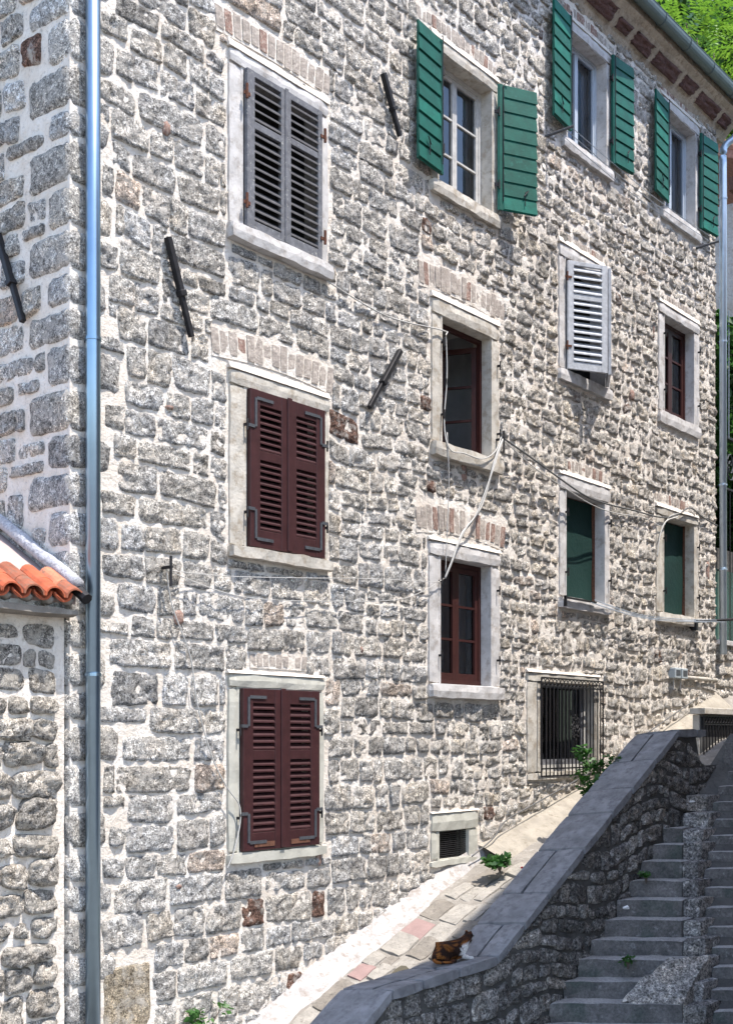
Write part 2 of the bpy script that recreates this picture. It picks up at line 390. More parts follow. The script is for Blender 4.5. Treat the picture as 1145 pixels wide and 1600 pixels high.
xs = lines(0, LEN, .045, [v for o in ops for v in o[:2]]); zs = lines(-.5, TOPZ + .05, .045, [v for o in ops for v in o[2:]])
def fm(x, z):
    r = min(1, max(0, (x - 2.5) / 4)); k = min(1, hole_dist(x, z, [o for f, o in WIN.values()]) / .15)
    y = (.006 + .007 * r) * mn.noise(Vector((x * 5, 0, z * 5))) + (.007 + .012 * r) * mn.noise(Vector((x * 12, 3, z * 12))) + .004 * r
    return (x, -y * k if 0 < x < LEN else 0, z)
wall = mortar_sheet('wall', xs, zs, ops, fm, house, 'mortar')
wall['label'] = 'front wall of grey rubble stone in pale mortar'
side_wall = mortar_sheet('side_wall', lines(0, 6, .08, []), lines(-.5, TOPZ + .05, .08, []), [],
    lambda y, z: (-.008 * mn.noise(Vector((5, y * 5, z * 5))) if y > 0 else 0, y, z), house, 'mortar')
b = MB(); b.box(.4, LEN - .001, 6.0, 6.3, -.5, TOPZ); b.box(LEN - .3, LEN, .4, 6, -.5, TOPZ); b.box(LEN - .02, LEN, 0.002, .4, -.5, TOPZ)
b.build('rear_wall', 'mortar', house)

# ---- coursed rubble: cells
def cells(x0, x1, z0, z1, holes, rnd, size, cut):
    out = []; z = z0
    while z < z1:
        bh = rnd.uniform(.42, .58); bh = min(bh, z1 - z) if z1 - z > .25 else z1 - z
        x = x0
        while x < x1:
            seg = min(rnd.uniform(.8, 2.2), x1 - x)
            if x1 - x - seg < .3: seg = x1 - x
            ch, cw = size(x + seg / 2, z + bh / 2)
            k = max(1, round(bh / ch + rnd.uniform(-.3, .3)))
            rs = [rnd.uniform(.75, 1.25) for _ in range(k)]; tot = sum(rs); zz = z
            for r in rs:
                h = bh * r / tot; xx = x
                while xx < x + seg - 1e-6:
                    wd = (rnd.uniform(.55, 1.5) if rnd.random() < .8 else rnd.uniform(1.5, 2.1)) * cw
                    if x + seg - xx - wd < cw * .5: wd = x + seg - xx
                    wd = min(wd, x + seg - xx)
                    c = [xx, xx + wd, zz, zz + h]; xx += wd
                    parts = [c]
                    for q in holes:
                        nxt = []
                        for c2 in parts:
                            a, b2, e, f2 = c2
                            if q[0] >= b2 - .01 or q[1] <= a + .01 or q[2] >= f2 - .01 or q[3] <= e + .01: nxt.append(c2); continue
                            opts = [(a, min(b2, q[0]), e, f2), (max(a, q[1]), b2, e, f2), (a, b2, e, min(f2, q[2])), (a, b2, max(e, q[3]), f2)]
                            opts = [o for o in opts if o[1] - o[0] > .075 and o[3] - o[2] > .06]
                            if opts: nxt.append(list(max(opts, key=lambda o: (o[1] - o[0]) * (o[3] - o[2]))))
                        parts = nxt
                    for c2 in parts:
                        if not cut(*c2): out.append(c2)
                zz += h
            x += seg
        z += bh
    return out
def warp(x, z, holes, amp=.05):
    k = min(1, hole_dist(x, z, holes) / .25) * amp
    return (x + k * .6 * mn.noise(Vector((x * 1.1, z * 1.1, 40))), z + k * 1.6 * mn.noise(Vector((x * .8, z * .8, 70))))

def size_front(x, z):
    if x < 1.6: return (.265, .40) if z < 4.5 else (.25, .36)
    if x < 3.2: return .235, .32
    if x < 4.7: return .20, .27
    if x < 6.2: return .19, .24
    return .18, .225
vis = lambda x: 8.31 + .465 * x + .5
cutf = lambda a, b, e, f: e > vis((a + b) / 2) or f < base((a + b) / 2) + .02 or a < .42 and False
rs = random.Random(11)
quoin_z = []; z = -.3
while z < 9.2:
    h = rs.uniform(.24, .36); quoin_z.append((z, z + h, rs.random())); z += h
QH = []
for i, (a, b2, r) in enumerate(quoin_z):
    L1 = (.36 + .22 * r) if i % 2 else (.24 + .08 * r)
    QH.append((-.1, L1, a, b2))
allst = []       # (score, verts, faces, tint)
HF = HOLES + QH + [(.30, .84, .18, .80)]
for c in cells(0, LEN, -.3, TOPZ - .02, HF, rs, size_front, cutf):
    a, b2, e, f2 = c; j = rs.uniform(.002, .011) + .007 * min(1, max(0, (c[0] - 3) / 4))
    if b2 - a < .05 or f2 - e < .045: continue
    q = [warp(x, z, HF) for x, z in ((a + j, e + j), (b2 - j, e + j), (b2 - j, f2 - j), (a + j, f2 - j))]
    jt = (.07 + .06 * min(1, max(0, (a - 3) / 4))) * min(b2 - a, f2 - e)
    q = [(x + rs.uniform(-jt, jt), z + rs.uniform(-jt, jt)) for x, z in q]
    right = min(1, max(0, (a - 3) / 4))
    vs, fs = stone(a, b2, e, f2, rs, prot=rs.uniform(.006, .022) + .005 * right, amp=.013 + .003 * right,
                   n=rs.uniform(7, 14) - 6 * right * rs.random(), cell=.034, quad=q)
    Z = 9.52 + .775 * a
    allst.append(((b2 - a) * (f2 - e) / Z / Z if e < vis(a) - .6 else 0, [(x, -h, z) for x, z, h in vs], fs, tuple(q * (1 - .08 * right) for q in stint(rs, .06 * right))))
for c in cells(0, 1.9, 3.2, 9.4, [(-.1, 2 * .28 if i % 2 == 0 else .30, a, b2) for i, (a, b2, r) in enumerate(quoin_z)], rs,
               lambda x, z: (.25, .36), lambda a, b, e, f: False):
    a, b2, e, f2 = c; j = .016
    vs, fs = stone(a + j, b2 - j, e + j, f2 - j, rs, prot=rs.uniform(.012, .03), amp=.016, n=rs.uniform(5, 9), jit=.1, cell=.036)
    allst.append(((b2 - a) * (f2 - e) / 110 if a < 1 else 0, [(-h, y, z) for y, z, h in vs], [tuple(reversed(f)) for f in fs], stint(rs)))
allst.sort(key=lambda s: -s[0])
NQ = len(quoin_z) + 1
m = MB(); m.add(*stone(.32, .82, .19, .79, rs, prot=.012, amp=.006, n=14, jit=.02, cell=.05), (.46, .40, .31)); m.v = [(x, -h, z) for x, z, h in m.v]
tag(m.build('stone', 'blockstone', wall, smooth=True, fix=False), 'large smooth tan block low beside the downpipe')
for i, (a, b2, r) in enumerate(quoin_z):
    L1 = (.36 + .22 * r) if i % 2 else (.24 + .08 * r)
    L2 = .54 if i % 2 == 0 else .29
    vs, fs = block(-.022, L1 - .02, -.022, L2 - .02, a + .012, b2 - .012, rs, cell=.055, amp=.016, rad=.03)
    m = MB(); m.add(vs, fs, stint(rs)); m.build('stone', 'stone', wall, smooth=True)
for sc_, vs, fs, t in allst[:300 - NQ]:
    m = MB(); m.add(vs, fs, t); m.build('stone', 'stone', wall, smooth=True, fix=False)
m = MB()
for sc_, vs, fs, t in allst[300 - NQ:]: m.add(vs, fs, t)
tag(m.build('small_stones', 'stone', wall, smooth=True, fix=False), kind='stuff')
print('stones', len(allst))
# small red brick chips wedged in the joints
for x, z, w2, h in ((.93, 7.62, .09, .15), (.95, 5.35, .12, .05), (1.05, 1.33, .10, .06), (1.05, 3.55, .12, .14), (5.27, 5.45, .10, .20),
                    (2.86, 1.38, .07, .20), (9.25, 7.2, .14, .16), (3.5, 3.45, .07, .08), (11.75, 5.0, .1, .3), (9.95, 8.2, .05, .25)):
    vs, fs = block(x, x + w2, -.035, .02, z, z + h, rs, cell=.04, amp=.008)
    m = MB(); m.add(vs, fs); m.build('brick', 'brick', wall, smooth=True)

# ---- brick arches
for (x0, x1, zb, rise, ht, n, red) in ARCH:
    if zb > vis(x0) - .3: continue
    bed = MB()
    N2 = 12
    pts = [(x0 + (x1 - x0) * i / N2, zb + rise * math.sin(math.pi * i / N2)) for i in range(N2 + 1)]
    vs = [(x, -.008, z) for x, z in pts] + [(x, -.008, z + ht + .01) for x, z in pts]
    bed.add(vs, [(i, i + 1, N2 + 2 + i, N2 + 1 + i) for i in range(N2)])
    arch = bed.build('brick_arch', 'mortar', house, fix=False)
    for k in range(n):
        f0, f1 = k / n, (k + 1) / n; bw = (x1 - x0) / n
        xc = x0 + (k + .5) * bw; zc = zb + rise * math.sin(math.pi * (k + .5) / n)
        lean = (k + .5 - n / 2) / n * .28
        hh = ht * rs.uniform(.86, 1.0); d = rs.uniform(-.002, .010); wd = bw * rs.uniform(.80, .95) / 2
        T = lambda p, xc=xc, zc=zc, lean=lean: Vector((xc + p[0] + p[2] * lean, p[1], zc + p[2]))
        vs, fs = block(-wd, wd, -.012 - d, .02, ht - hh + .01, hh, rs, cell=.06, amp=.006, rad=.004, T=T)
        m = MB(); m.add(vs, fs); m.build('brick', 'brick' if rs.random() < red * .6 else 'brick2', arch, smooth=False)

# ------------------------------------------------------------------ windows
def surround(name, key, m, proud=.035, sill_proud=.09, lint_over=.0, sill_over=.02, deep=.16):
    (fx0, fx1, fz0, fz1), (x0, x1, z0, z1) = WIN[key]
    r = MB()                                                   # the reveal that lines the opening
    for (ax, bx, az, bz) in ((x0, x0 - .03, z0 - .03, z1 + .03), (x1, x1 + .03, z0 - .03, z1 + .03)):
        r.box(min(ax, bx), max(ax, bx), -proud + .006, deep + .1, az, bz)
    r.box(x0 - .001, x1 + .001, -proud + .006, deep + .1, z1 + .001, z1 + .03)
    r.box(x0 - .001, x1 + .001, -proud + .006, deep + .1, z0 - .03, z0 - .001)
    win = r.build(name, m, house)
    j = MB(); j.add(*block(fx0, x0 - .004, -proud, .02, z0, z1, R, cell=.08, amp=.009, rad=.012)); j.build('jamb', m, win, smooth=False)
    j = MB(); j.add(*block(x1 + .004, fx1, -proud, .02, z0, z1, R, cell=.08, amp=.009, rad=.012)); j.build('jamb', m, win)
    j = MB(); j.add(*block(fx0 - lint_over, fx1 + lint_over, -proud - .012, .02, z1 + .004, fz1, R, cell=.08, amp=.010, rad=.014)); j.build('lintel', m, win)
    j = MB(); j.add(*block(fx0 - sill_over, fx1 + sill_over, -sill_proud, .02, fz0, z0 - .004, R, cell=.08, amp=.010, rad=.016)); j.build('sill', m, win)
    hf = min(.075, fz1 * .01); px = [(fx0 - .01) + (fx1 - fx0 + .02) * i / 14 for i in range(15)]; b = MB(); vs = []
    for i, x in enumerate(px):
        k = mn.noise(Vector((x * 7, fz1, 3))) * .018
        vs += [(x, -proud - .016, fz1 + .002), (x, -.02, fz1 + hf + k), (x, .01, fz1 + hf + k), (x, .01, fz1 + .002)]
    b.add(vs, [(i * 4 + k, i * 4 + 4 + k, i * 4 + 4 + (k + 1) % 4, i * 4 + (k + 1) % 4) for i in range(14) for k in range(4)] + [(0, 1, 2, 3), (56, 57, 58, 59)])
    b.build('mortar_fillet', 'mortar', win)
    return win
def room(win, key, deep, light=False, depth=1.6, m='room'):
    x0, x1, z0, z1 = WIN[key][1]; e = .35
    b = MB(); X0, X1, Z0, Z1 = x0 - e, x1 + e, z0 - e, z1 + .25
    y0, y1 = deep + .101, deep + depth
    vs = [(X0, y0, Z0), (X1, y0, Z0), (X1, y0, Z1), (X0, y0, Z1), (X0, y1, Z0), (X1, y1, Z0), (X1, y1, Z1), (X0, y1, Z1)]
    b.add(vs, [(4, 5, 6, 7), (0, 1, 5, 4), (0, 4, 7, 3), (1, 2, 6, 5)])
    vs2 = [(x0 - .029, y0, z0 - .029), (x1 + .029, y0, z0 - .029), (x1 + .029, y0, z1 + .029), (x0 - .029, y0, z1 + .029)]
    b.add(vs[:4] + vs2, [(0, 1, 5, 4), (1, 2, 6, 5), (2, 3, 7, 6), (3, 0, 4, 7)])
    b.build('interior', m, win, fix=False)
    c = MB(); c.add([(X0, y0, Z1), (X1, y0, Z1), (X1, y1, Z1), (X0, y1, Z1)], [(0, 1, 2, 3)])
    c.build('ceiling', 'roomlight' if light else 'room', win, fix=False)
def sash(win, x0, x1, z0, z1, y, m, rows=3, th=.045, fr=.055, bar=.025, T=None, glass='glass'):
    b = MB(); g = lambda *a: b.box(*a, T=T)
    g(x0, x0 + fr, y, y + th, z0, z1); g(x1 - fr, x1, y, y + th, z0, z1)
    g(x0 + fr, x1 - fr, y + .001, y + th - .001, z0, z0 + fr * 1.2); g(x0 + fr, x1 - fr, y + .001, y + th - .001, z1 - fr, z1)
    zz = [z0 + fr * 1.2 + (z1 - z0 - 2.2 * fr) * i / rows for i in range(rows + 1)]
    for q in zz[1:-1]: g(x0 + fr, x1 - fr, y + .004, y + th - .004, q - bar / 2, q + bar / 2)
    b.build('sash', m, win)
    for i in range(rows):
        p = MB(); yy = y + th * .55
        a, c2 = zz[i] + (bar / 2 if i else 0), zz[i + 1] - (bar / 2 if i < rows - 1 else 0)
        vs = [(x0 + fr, yy, a), (x1 - fr, yy, a), (x1 - fr, yy, c2), (x0 + fr, yy, c2)]
        if T: vs = [T(q) for q in vs]
        p.add(vs, [(0, 1, 2, 3)]); p.build('pane', glass, win, fix=False)
def pintles(win, key, xs_, zs_, proud=.04):
    for x in xs_:
        for z in zs_:
            b = MB(); b.box(x - .008, x + .008, -proud - .035, 0, z - .012, z + .012); b.tube([(x, -proud - .03, z - .05), (x, -proud - .03, z + .05)], .010, 6)
            b.build('hinge', 'iron', win)

# louvred two-leaf shutters; leaf local: u 0..w from hinge, y thickness outwards, z
def louvre_leaf(w_, h, st_h, st_f, rails, m, slm, T, nm='shutter', th=.04, tilt=-1, pitch=.058, slat_t=.012, slat_w=.05):
    b = MB()
    b.box(0, st_h, -th, 0, 0, h, T); b.box(w_ - st_f, w_, -th, 0, 0, h, T)
    for a, c in rails: b.box(st_h, w_ - st_f, -th + .003, -.003, a, c, T)
    leaf = b.build(nm, m, house, bevel=.003)
    for (a, c), (e, f2) in zip(rails, rails[1:]):
        n = max(1, round((e - c) / pitch)); p = (e - c) / n
        for i in range(n):
            zc = c + (i + .5) * p
            vs = []
            for u in (st_h - .004, w_ - st_f + .004):
                for (dy, dz) in ((-slat_w / 2, -tilt * .0), (slat_w / 2, tilt * .0)):
                    pass
            q = MB(); dz = slat_w * .40 * (1 + rs.uniform(-.12, .12)); dy = slat_w * .36
            yc = -th / 2
            pr = [(-dy, tilt * dz), (dy, -tilt * dz)]      # outer edge, inner edge
            t2 = slat_t / 2
            prof = [(pr[0][0], pr[0][1] - t2), (pr[0][0], pr[0][1] + t2), (pr[1][0], pr[1][1] + t2), (pr[1][0], pr[1][1] - t2)]
            vs = [T((u, yc + y, zc + z)) for u in (st_h - .006, w_ - st_f + .006) for y, z in prof]
            q.add(vs, [(0, 1, 2, 3), (7, 6, 5, 4), (0, 4, 5, 1), (1, 5, 6, 2), (2, 6, 7, 3), (3, 7, 4, 0)])
            q.build('slat', slm, leaf)
    return leaf
def leaf_T(xh, y0, z0, ang, sgn):
    """hinge at xh; sgn +1: leaf extends to +x when shut; ang = opening angle outwards"""
    ca, sa = math.cos(ang), math.sin(ang)
    def T(p):
        u, y, z = p
        return Vector((xh + sgn * (u * ca + y * sa * 1.0), y0 - u * sa + y * ca, z0 + z))
    return T
def strap(leaf, T, w_, h, flip_z, m='steel', L1=.26, L2=.24, wd=.028, st=.05):
    b = MB(); z = h - .075 if flip_z else .075
    s = -1 if flip_z else 1
    b.box(st, st + wd, -.048, -.039, min(z, z + s * L1), max(z, z + s * L1), T)
    b.box(st + wd, st + L2, -.047, -.039, z - wd / 2, z + wd / 2, T)
    zz = z + s * L1
    b.box(-.03, st + .001, -.049, -.039, zz - wd / 2, zz + wd / 2, T)
    b.build('strap', m, leaf)

# W2, W3: brown louvred shutters, closed
for key, fm_, lab in (('W2', 'frame_stone', 0), ('W3', 'frame_grey', 1)):
    win = surround('window', key, fm_, proud=.03, sill_proud=.10 if key == 'W2' else .07, deep=.06); room(win, key, .06)
    x0, x1, z0, z1 = WIN[key][1]; h = z1 - z0; wl_ = (x1 - x0) / 2
    for sgn, xh in ((1, x0), (-1, x1)):
        T = leaf_T(xh, -.034, z0, 0.0, sgn)
        lf = louvre_leaf(wl_ - .002, h, .125, .10, [(0, .16), (h * .56, h * .62), (h - .13, h)], 'brown', 'brown', T, pitch=.058, slat_w=.045, slat_t=.013)
        strap(lf, T, wl_, h, True); strap(lf, T, wl_, h, False)
        if sgn == 1:
            b = MB(); b.box(wl_ - .03, wl_ + .03, -.055, -.0401, .01, h + .012, T); b.build('meeting_strip', 'brown', lf, bevel=.004)
        if key == 'W3':
            b = MB(); b.box(.14, wl_ - .11, -.0425, -.0395, .03, .075, T); b.build('worn_patch', 'brown_worn', lf)
    pintles(win, key, (x0 - .035, x1 + .035), (z0 + .3, z0 + 1.08))
# W1: weathered grey shutters, closed
win = surround('window', 'W1', 'frame_white', proud=.03, sill_proud=.10, deep=.06); room(win, 'W1', .06)
bpy.data.objects[win.name]['label'] = 'window with weathered grey louvred shutters'
x0, x1, z0, z1 = WIN['W1'][1]; h = z1 - z0; wl_ = (x1 - x0) / 2
for sgn, xh in ((1, x0), (-1, x1)):
    T = leaf_T(xh, -.034, z0, 0., sgn)
    rl = [(0, .075), (.90, .965), (h - .05, h)] if sgn == 1 else [(0, .085), (.94, 1.0), (h - .06, h)]
    lf = louvre_leaf(wl_ - .002, h, .095 if sgn == 1 else .06, .065, rl, 'oldgrey', 'oldslat', T, tilt=-1, pitch=.078 if sgn == 1 else .07, slat_w=.055, slat_t=.012)
    if sgn == 1:
        b = MB(); b.box(wl_ - .02, wl_ + .025, -.052, -.0401, .0, h + .01, T); b.build('meeting_strip', 'oldgrey', lf, bevel=.004)
    for z in (.22, h - .22):
        b = MB(); b.box(-.05, .03, -.05, -.039, z - .035, z - .005, T); b.tube([T((-.02, -.055, z - .07)), T((-.02, -.055, z + .06))], .014, 6)
        b.build('hinge', 'rust', lf)
# V: pale louvred shutters standing ajar
win = surround('window', 'V', 'frame_white', proud=.03, sill_proud=.07, deep=.10); room(win, 'V', .10)
x0, x1, z0, z1 = WIN['V'][1]; h = z1 - z0 - .04; wl_ = (x1 - x0) / 2
for sgn, xh, ang in ((1, x0, math.radians(30)), (-1, x1, math.radians(31))):
    T = leaf_T(xh, -.034, z0 + .0, ang, sgn)
    lf = louvre_leaf(wl_ + .06, h, .085, .085, [(0, .10), (.88, .95), (h - .05, h)], 'oldwhite', 'oldwhite', T, tilt=-1 if sgn == 1 else 1, pitch=.09, slat_w=.07, slat_t=.016)
    for z in (.28, 1.14):
        b = MB(); b.box(-.04, .05, -.05, -.039, z - .012, z + .012, T); b.tube([T((-.015, -.055, z - .05)), T((-.015, -.055, z + .06))], .012, 6)
        b.build('hinge', 'rust', lf)

# green board shutters
def board_leaf(xh, y0, z0, w_, h, ang, sgn, nb=9):
    """opened leaf: extends from the hinge to the other side; the inner face with ledges shows"""
    ca, sa = math.cos(ang), math.sin(ang)
    def T(p):
        u, y, z = p
        return Vector((xh + sgn * (u * ca - y * sa), y0 - u * sa - (-y) * ca, z0 + z))
    b = MB()
    b.box(0, w_, -.012, .012, 0, h, T)
    b.box(0, .045, -.022, -.0121, 0, h, T)
    leaf = b.build('shutter', 'green', house, bevel=.003)
    for i in range(nb):
        a, c = h * i / nb, h * (i + 1) / nb
        q = MB(); lip = .004
        prof = [(-.013, a + .012), (-.030, a + .016), (-.018, c - .006), (-.013, c - .006)]
        vs = [T((u, y, z)) for u in (.052, w_ - .004) for y, z in prof]
        q.add(vs, [(0, 1, 2, 3), (7, 6, 5, 4), (0, 4, 5, 1), (1, 5, 6, 2), (2, 6, 7, 3), (3, 7, 4, 0)])
        q.build('board', rs.choice(['green', 'green', 'green_faded', 'green_deep']), leaf, bevel=.002)
    b = MB(); b.tube([T((.028, -.034, .10)), T((.028, -.034, h - .02)), T((.05, -.045, h + .02)), T((.075, -.045, h + .005))], .006, 6)
    b.build('bolt_rod', 'iron', leaf)
    b = MB(); b.tube([T((w_ * .62, -.045, .09)), T((w_ * .62, -.045, .24)), T((w_ * .70, -.05, .27)), T((w_ * .58, -.05, .20))], .006, 6)
    b.build('hook', 'iron', leaf)
    for z in (h * .2, h * .78):
        b = MB(); b.box(-.03, .02, -.02, .02, z - .02, z + .02, T); b.tube([T((-.01, -.02, z - .05)), T((-.01, -.02, z + .05))], .012, 6); b.build('hinge', 'iron', leaf)
    return leaf
for key, sz, ar, fmat in (('G1', (8.65, 10.09), 28, 'frame_stone'), ('G2', (10.17, 11.60), 6, 'frame_white'), ('G3', (10.2, 11.62), 6, 'frame_white')):
    win = surround('window', key, fmat, proud=.03, sill_proud=.075, deep=.15); room(win, key, .15, depth=1.2)
    x0, x1, z0, z1 = WIN[key][1]
    board_leaf(x0 - .02, -.075, sz[0], .50, sz[1] - sz[0], math.radians(5), -1)
    board_leaf(x1 + .05, -.075, sz[0], .49, sz[1] - sz[0], math.radians(ar), 1)
    xm = (x0 + x1) / 2
    if key == 'G1':
        b = MB(); b.box(x0 + .0005, x0 + .05, .125, .165, z0, z1); b.box(x1 - .05, x1 - .0005, .125, .165, z0, z1); b.box(x0 + .05, x1 - .05, .126, .164, z1 - .05, z1 - .0005); b.build('window_frame', 'whitewood', win)
        for a, c in ((x0 + .051, xm - .001), (xm + .001, x1 - .051)): sash(win, a, c, z0 + .001, z1 - .051, .135, 'whitewood', fr=.042, bar=.02)
        cy = .27
    else:
        b = MB(); b.box(x0 + .0005, x0 + .025, .125, .185, z0, z1); b.box(x1 - .03, x1 - .0005, .125, .185, z0, z1); b.box(x0 + .025, x1 - .03, .126, .184, z1 - .03, z1 - .0005); b.build('window_frame', 'pvc', win)
        for a, c in ((x0 + .026, xm - .001), (xm + .001, x1 - .031)): sash(win, a, c, z0 + .001, z1 - .031, .14, 'pvc', rows=1, fr=.036)
        cy = .28
    c = MB(); n = 40                                          # gathered curtain behind the panes
    vs = []
    for i in range(n + 1):
        x = x0 + (x1 - x0) * i / n; y = cy + .02 * math.sin(i * 1.5) + .01 * math.sin(i * .7)
        vs += [(x, y, z0 - .02), (x, y, z1 + .02)]
    c.add(vs, [(2 * i, 2 * i + 2, 2 * i + 3, 2 * i + 1) for i in range(n)]); c.build('curtain', 'curtain', win, smooth=True, fix=False)

# M: brown window, open inwards; L and R closed
win = surround('window', 'M', 'frame_stone', proud=.03, sill_proud=.10, deep=.13); room(win, 'M', .13, light=True, m='roomgrey')
x0, x1, z0, z1 = WIN['M'][1]
b = MB(); b.box(x0 + .0005, x0 + .04, .11, .16, z0, z1); b.box(x1 - .035, x1 - .0005, .11, .16, z0, z1); b.box(x0 + .04, x1 - .035, .111, .159, z1 - .045, z1 - .0005); b.build('window_frame', 'brownwood', win)
def swing(xh, yh, ang, sgn):
    ca, sa = math.cos(ang), math.sin(ang)
    return lambda p: Vector((xh + sgn * (p[0] * ca - (p[1]) * sa), yh + p[0] * sa + p[1] * ca, p[2]))
sash(win, 0, .43, z0 + .01, z1 - .07, 0, 'brownwood', T=swing(x1 - .04, .162, math.radians(68), -1))
sash(win, 0, .43, z0 + .01, z1 - .07, 0, 'brownwood', T=swing(x0 + .06, .162, math.radians(80), 1))
pintles(win, 'M', (x0 - .03, x1 + .11), (z0 + .30, z0 + 1.08))
for key, fmat in (('L', 'frame_white'), ('R', 'frame_white')):
    win = surround('window', key, fmat, proud=.03, sill_proud=.10 if key == 'L' else .06, deep=.15); room(win, key, .15)
    x0, x1, z0, z1 = WIN[key][1]; xm = (x0 + x1) / 2
    b = MB(); b.box(x0 + .0005, x0 + .05, .115, .165, z0, z1); b.box(x1 - .05, x1 - .0005, .115, .165, z0, z1); b.box(x0 + .05, x1 - .05, .116, .164, z1 - .05, z1 - .0005)
    b.box(x0 + .05, x1 - .05, .116, .166, z0, z0 + .06); b.build('window_frame', 'brownwood', win)
    for a, c in ((x0 + .051, xm - .001), (xm + .001, x1 - .051)): sash(win, a, c, z0 + .061, z1 - .051, .125, 'brownwood', fr=.06)
    pintles(win, key, (x0 - .04, x1 + .11), (z0 + .30, z0 + 1.10))
    c = MB(); n = 24; vs = []
    for i in range(n + 1):
        x = x0 + .42 + (x1 - x0 - .42) * i / n; y = .32 + .02 * math.sin(i * 1.7)
        vs += [(x, y, z0 - .02), (x, y, z1 + .02)]
    c.add(vs, [(2 * i, 2 * i + 2, 2 * i + 3, 2 * i + 1) for i in range(n)]); c.build('curtain', 'curtain', win, smooth=True, fix=False)
# E1, E2: green roller blinds in the opening
for key in ('E1', 'E2'):
    win = surround('window', key, 'frame_white' if key == 'E1' else 'frame_stone', proud=.03, sill_proud=.09, deep=.15); room(win, key, .15)
    x0, x1, z0, z1 = WIN[key][1]
    b = MB(); b.box(x0 + .0005, x0 + .02, .18, .22, z0, z1); b.box(x1 - .012, x1 - .0005, .12, .22, z0, z1); b.box(x0 + .02, x1 - .012, .18, .22, z1 - .05, z1 - .0005); b.build('window_frame', 'brown_worn', win)
    c = MB(); nx, nz = 14, 20; vs = []
    for j in range(nz + 1):
        for i in range(nx + 1):
            x = x0 + .012 + (x1 - x0 - .03) * i / nx; z = z0 + .012 + (z1 - z0 - .03) * j / nz
            vs.append((x, .155 + .012 * mn.noise(Vector((x * 2, z * 2, 4))) + .006 * math.sin(z * 7 + x * 3), z))
    c.add(vs, [(j * (nx + 1) + i, j * (nx + 1) + i + 1, (j + 1) * (nx + 1) + i + 1, (j + 1) * (nx + 1) + i) for j in range(nz) for i in range(nx)])
    c.build('blind', 'blind', win, smooth=True, fix=False)
    pintles(win, key, (x0 - .03, x1 + .09), (z0 + .30, z0 + 1.05))
# B: barred window; K: vent
def grille(parent, x0, x1, z0, z1, y, n, name='bar', rosette=True):
    b = MB(); r = .011
    b.tube([(x0, y, z0), (x0, y, z1)], r, 6); b.tube([(x1, y, z0), (x1, y, z1)], r, 6)
    for z in (z0, z0 + .09, z1 - .10, z1): b.box(x0, x1, y - .006, y + .006, z - .009, z + .009)
    for (x, z) in ((x0, z0 + .05), (x1, z0 + .05), (x0, z1 - .05), (x1, z1 - .05)): b.box(x - .008, x + .008, y, .01, z - .008, z + .008)
    b.build('grille_frame', 'iron', parent)
    for i in range(1, n):
        x = x0 + (x1 - x0) * i / n
        q = MB(); q.tube([(x, y - .012, z0), (x, y - .012, z1 - .1)], .0095, 6); q.build(name, 'iron', parent)
    for i in range(n):
        x = x0 + (x1 - x0) * (i + .5) / n; rr = min(.042, (x1 - x0) / n * .46)
        q = MB(); q.tube([(x + rr * math.cos(t * math.pi / 6), y, z1 - .052 + rr * math.sin(t * math.pi / 6)) for t in range(13)], .006, 5); q.build('ring', 'iron', parent)
    if rosette:
        xc, zc = (x0 + x1) / 2, (z0 + z1) / 2
        q = MB()
        for k in range(8):
            a = k * math.pi / 4; q.tube([(xc + .10 * math.cos(a + t * .5) * t / 3 * 1.0, y - .03, zc + .15 * math.sin(a + t * .5) * t / 3) for t in range(0, 4)], .010, 5)
            q.tube([(xc + .085 * math.cos(a) + .03 * math.cos(s), y - .03, zc + .125 * math.sin(a) + .03 * math.sin(s)) for s in [i * .8 for i in range(8)]], .007, 5)
        q.build('rosette', 'iron', parent)
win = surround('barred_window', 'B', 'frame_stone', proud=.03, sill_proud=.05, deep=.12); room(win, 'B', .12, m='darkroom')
grille(win, 6.85, 8.38, 2.15, 3.34, -.085, 17)
x0, x1, z0, z1 = WIN['B'][1]
b = MB(); b.box(x0 + .0005, x0 + .06, .10, .15, z0, z1); b.box(x1 - .06, x1 - .0005, .10, .15, z0, z1); b.box(x0 + .06, x1 - .06, .101, .149, z0, z0 + .08); b.build('window_frame', 'whitewood', win)
sash(win, x0 + .061, x1 - .061, z0 + .081, z1, .105, 'oldgrey', rows=1)
win = surround('vent_opening', 'K', 'frame_grey', proud=.025, sill_proud=.05, deep=.05); room(win, 'K', .05, depth=.6)
x0, x1, z0, z1 = WIN['K'][1]
for i in range(14):
    z = z0 + (z1 - z0) * (i + .5) / 14
    q = MB(); q.box(x0, x1, .02, .035, z - .006, z + .004); q.build('slat', 'iron', win)
b = MB(); 
for i in range(1, 6): b.box(x0 + (x1 - x0) * i / 6 - .005, x0 + (x1 - x0) * i / 6 + .005, .036, .045, z0, z1)
b.build('mesh_bar', 'iron', win)

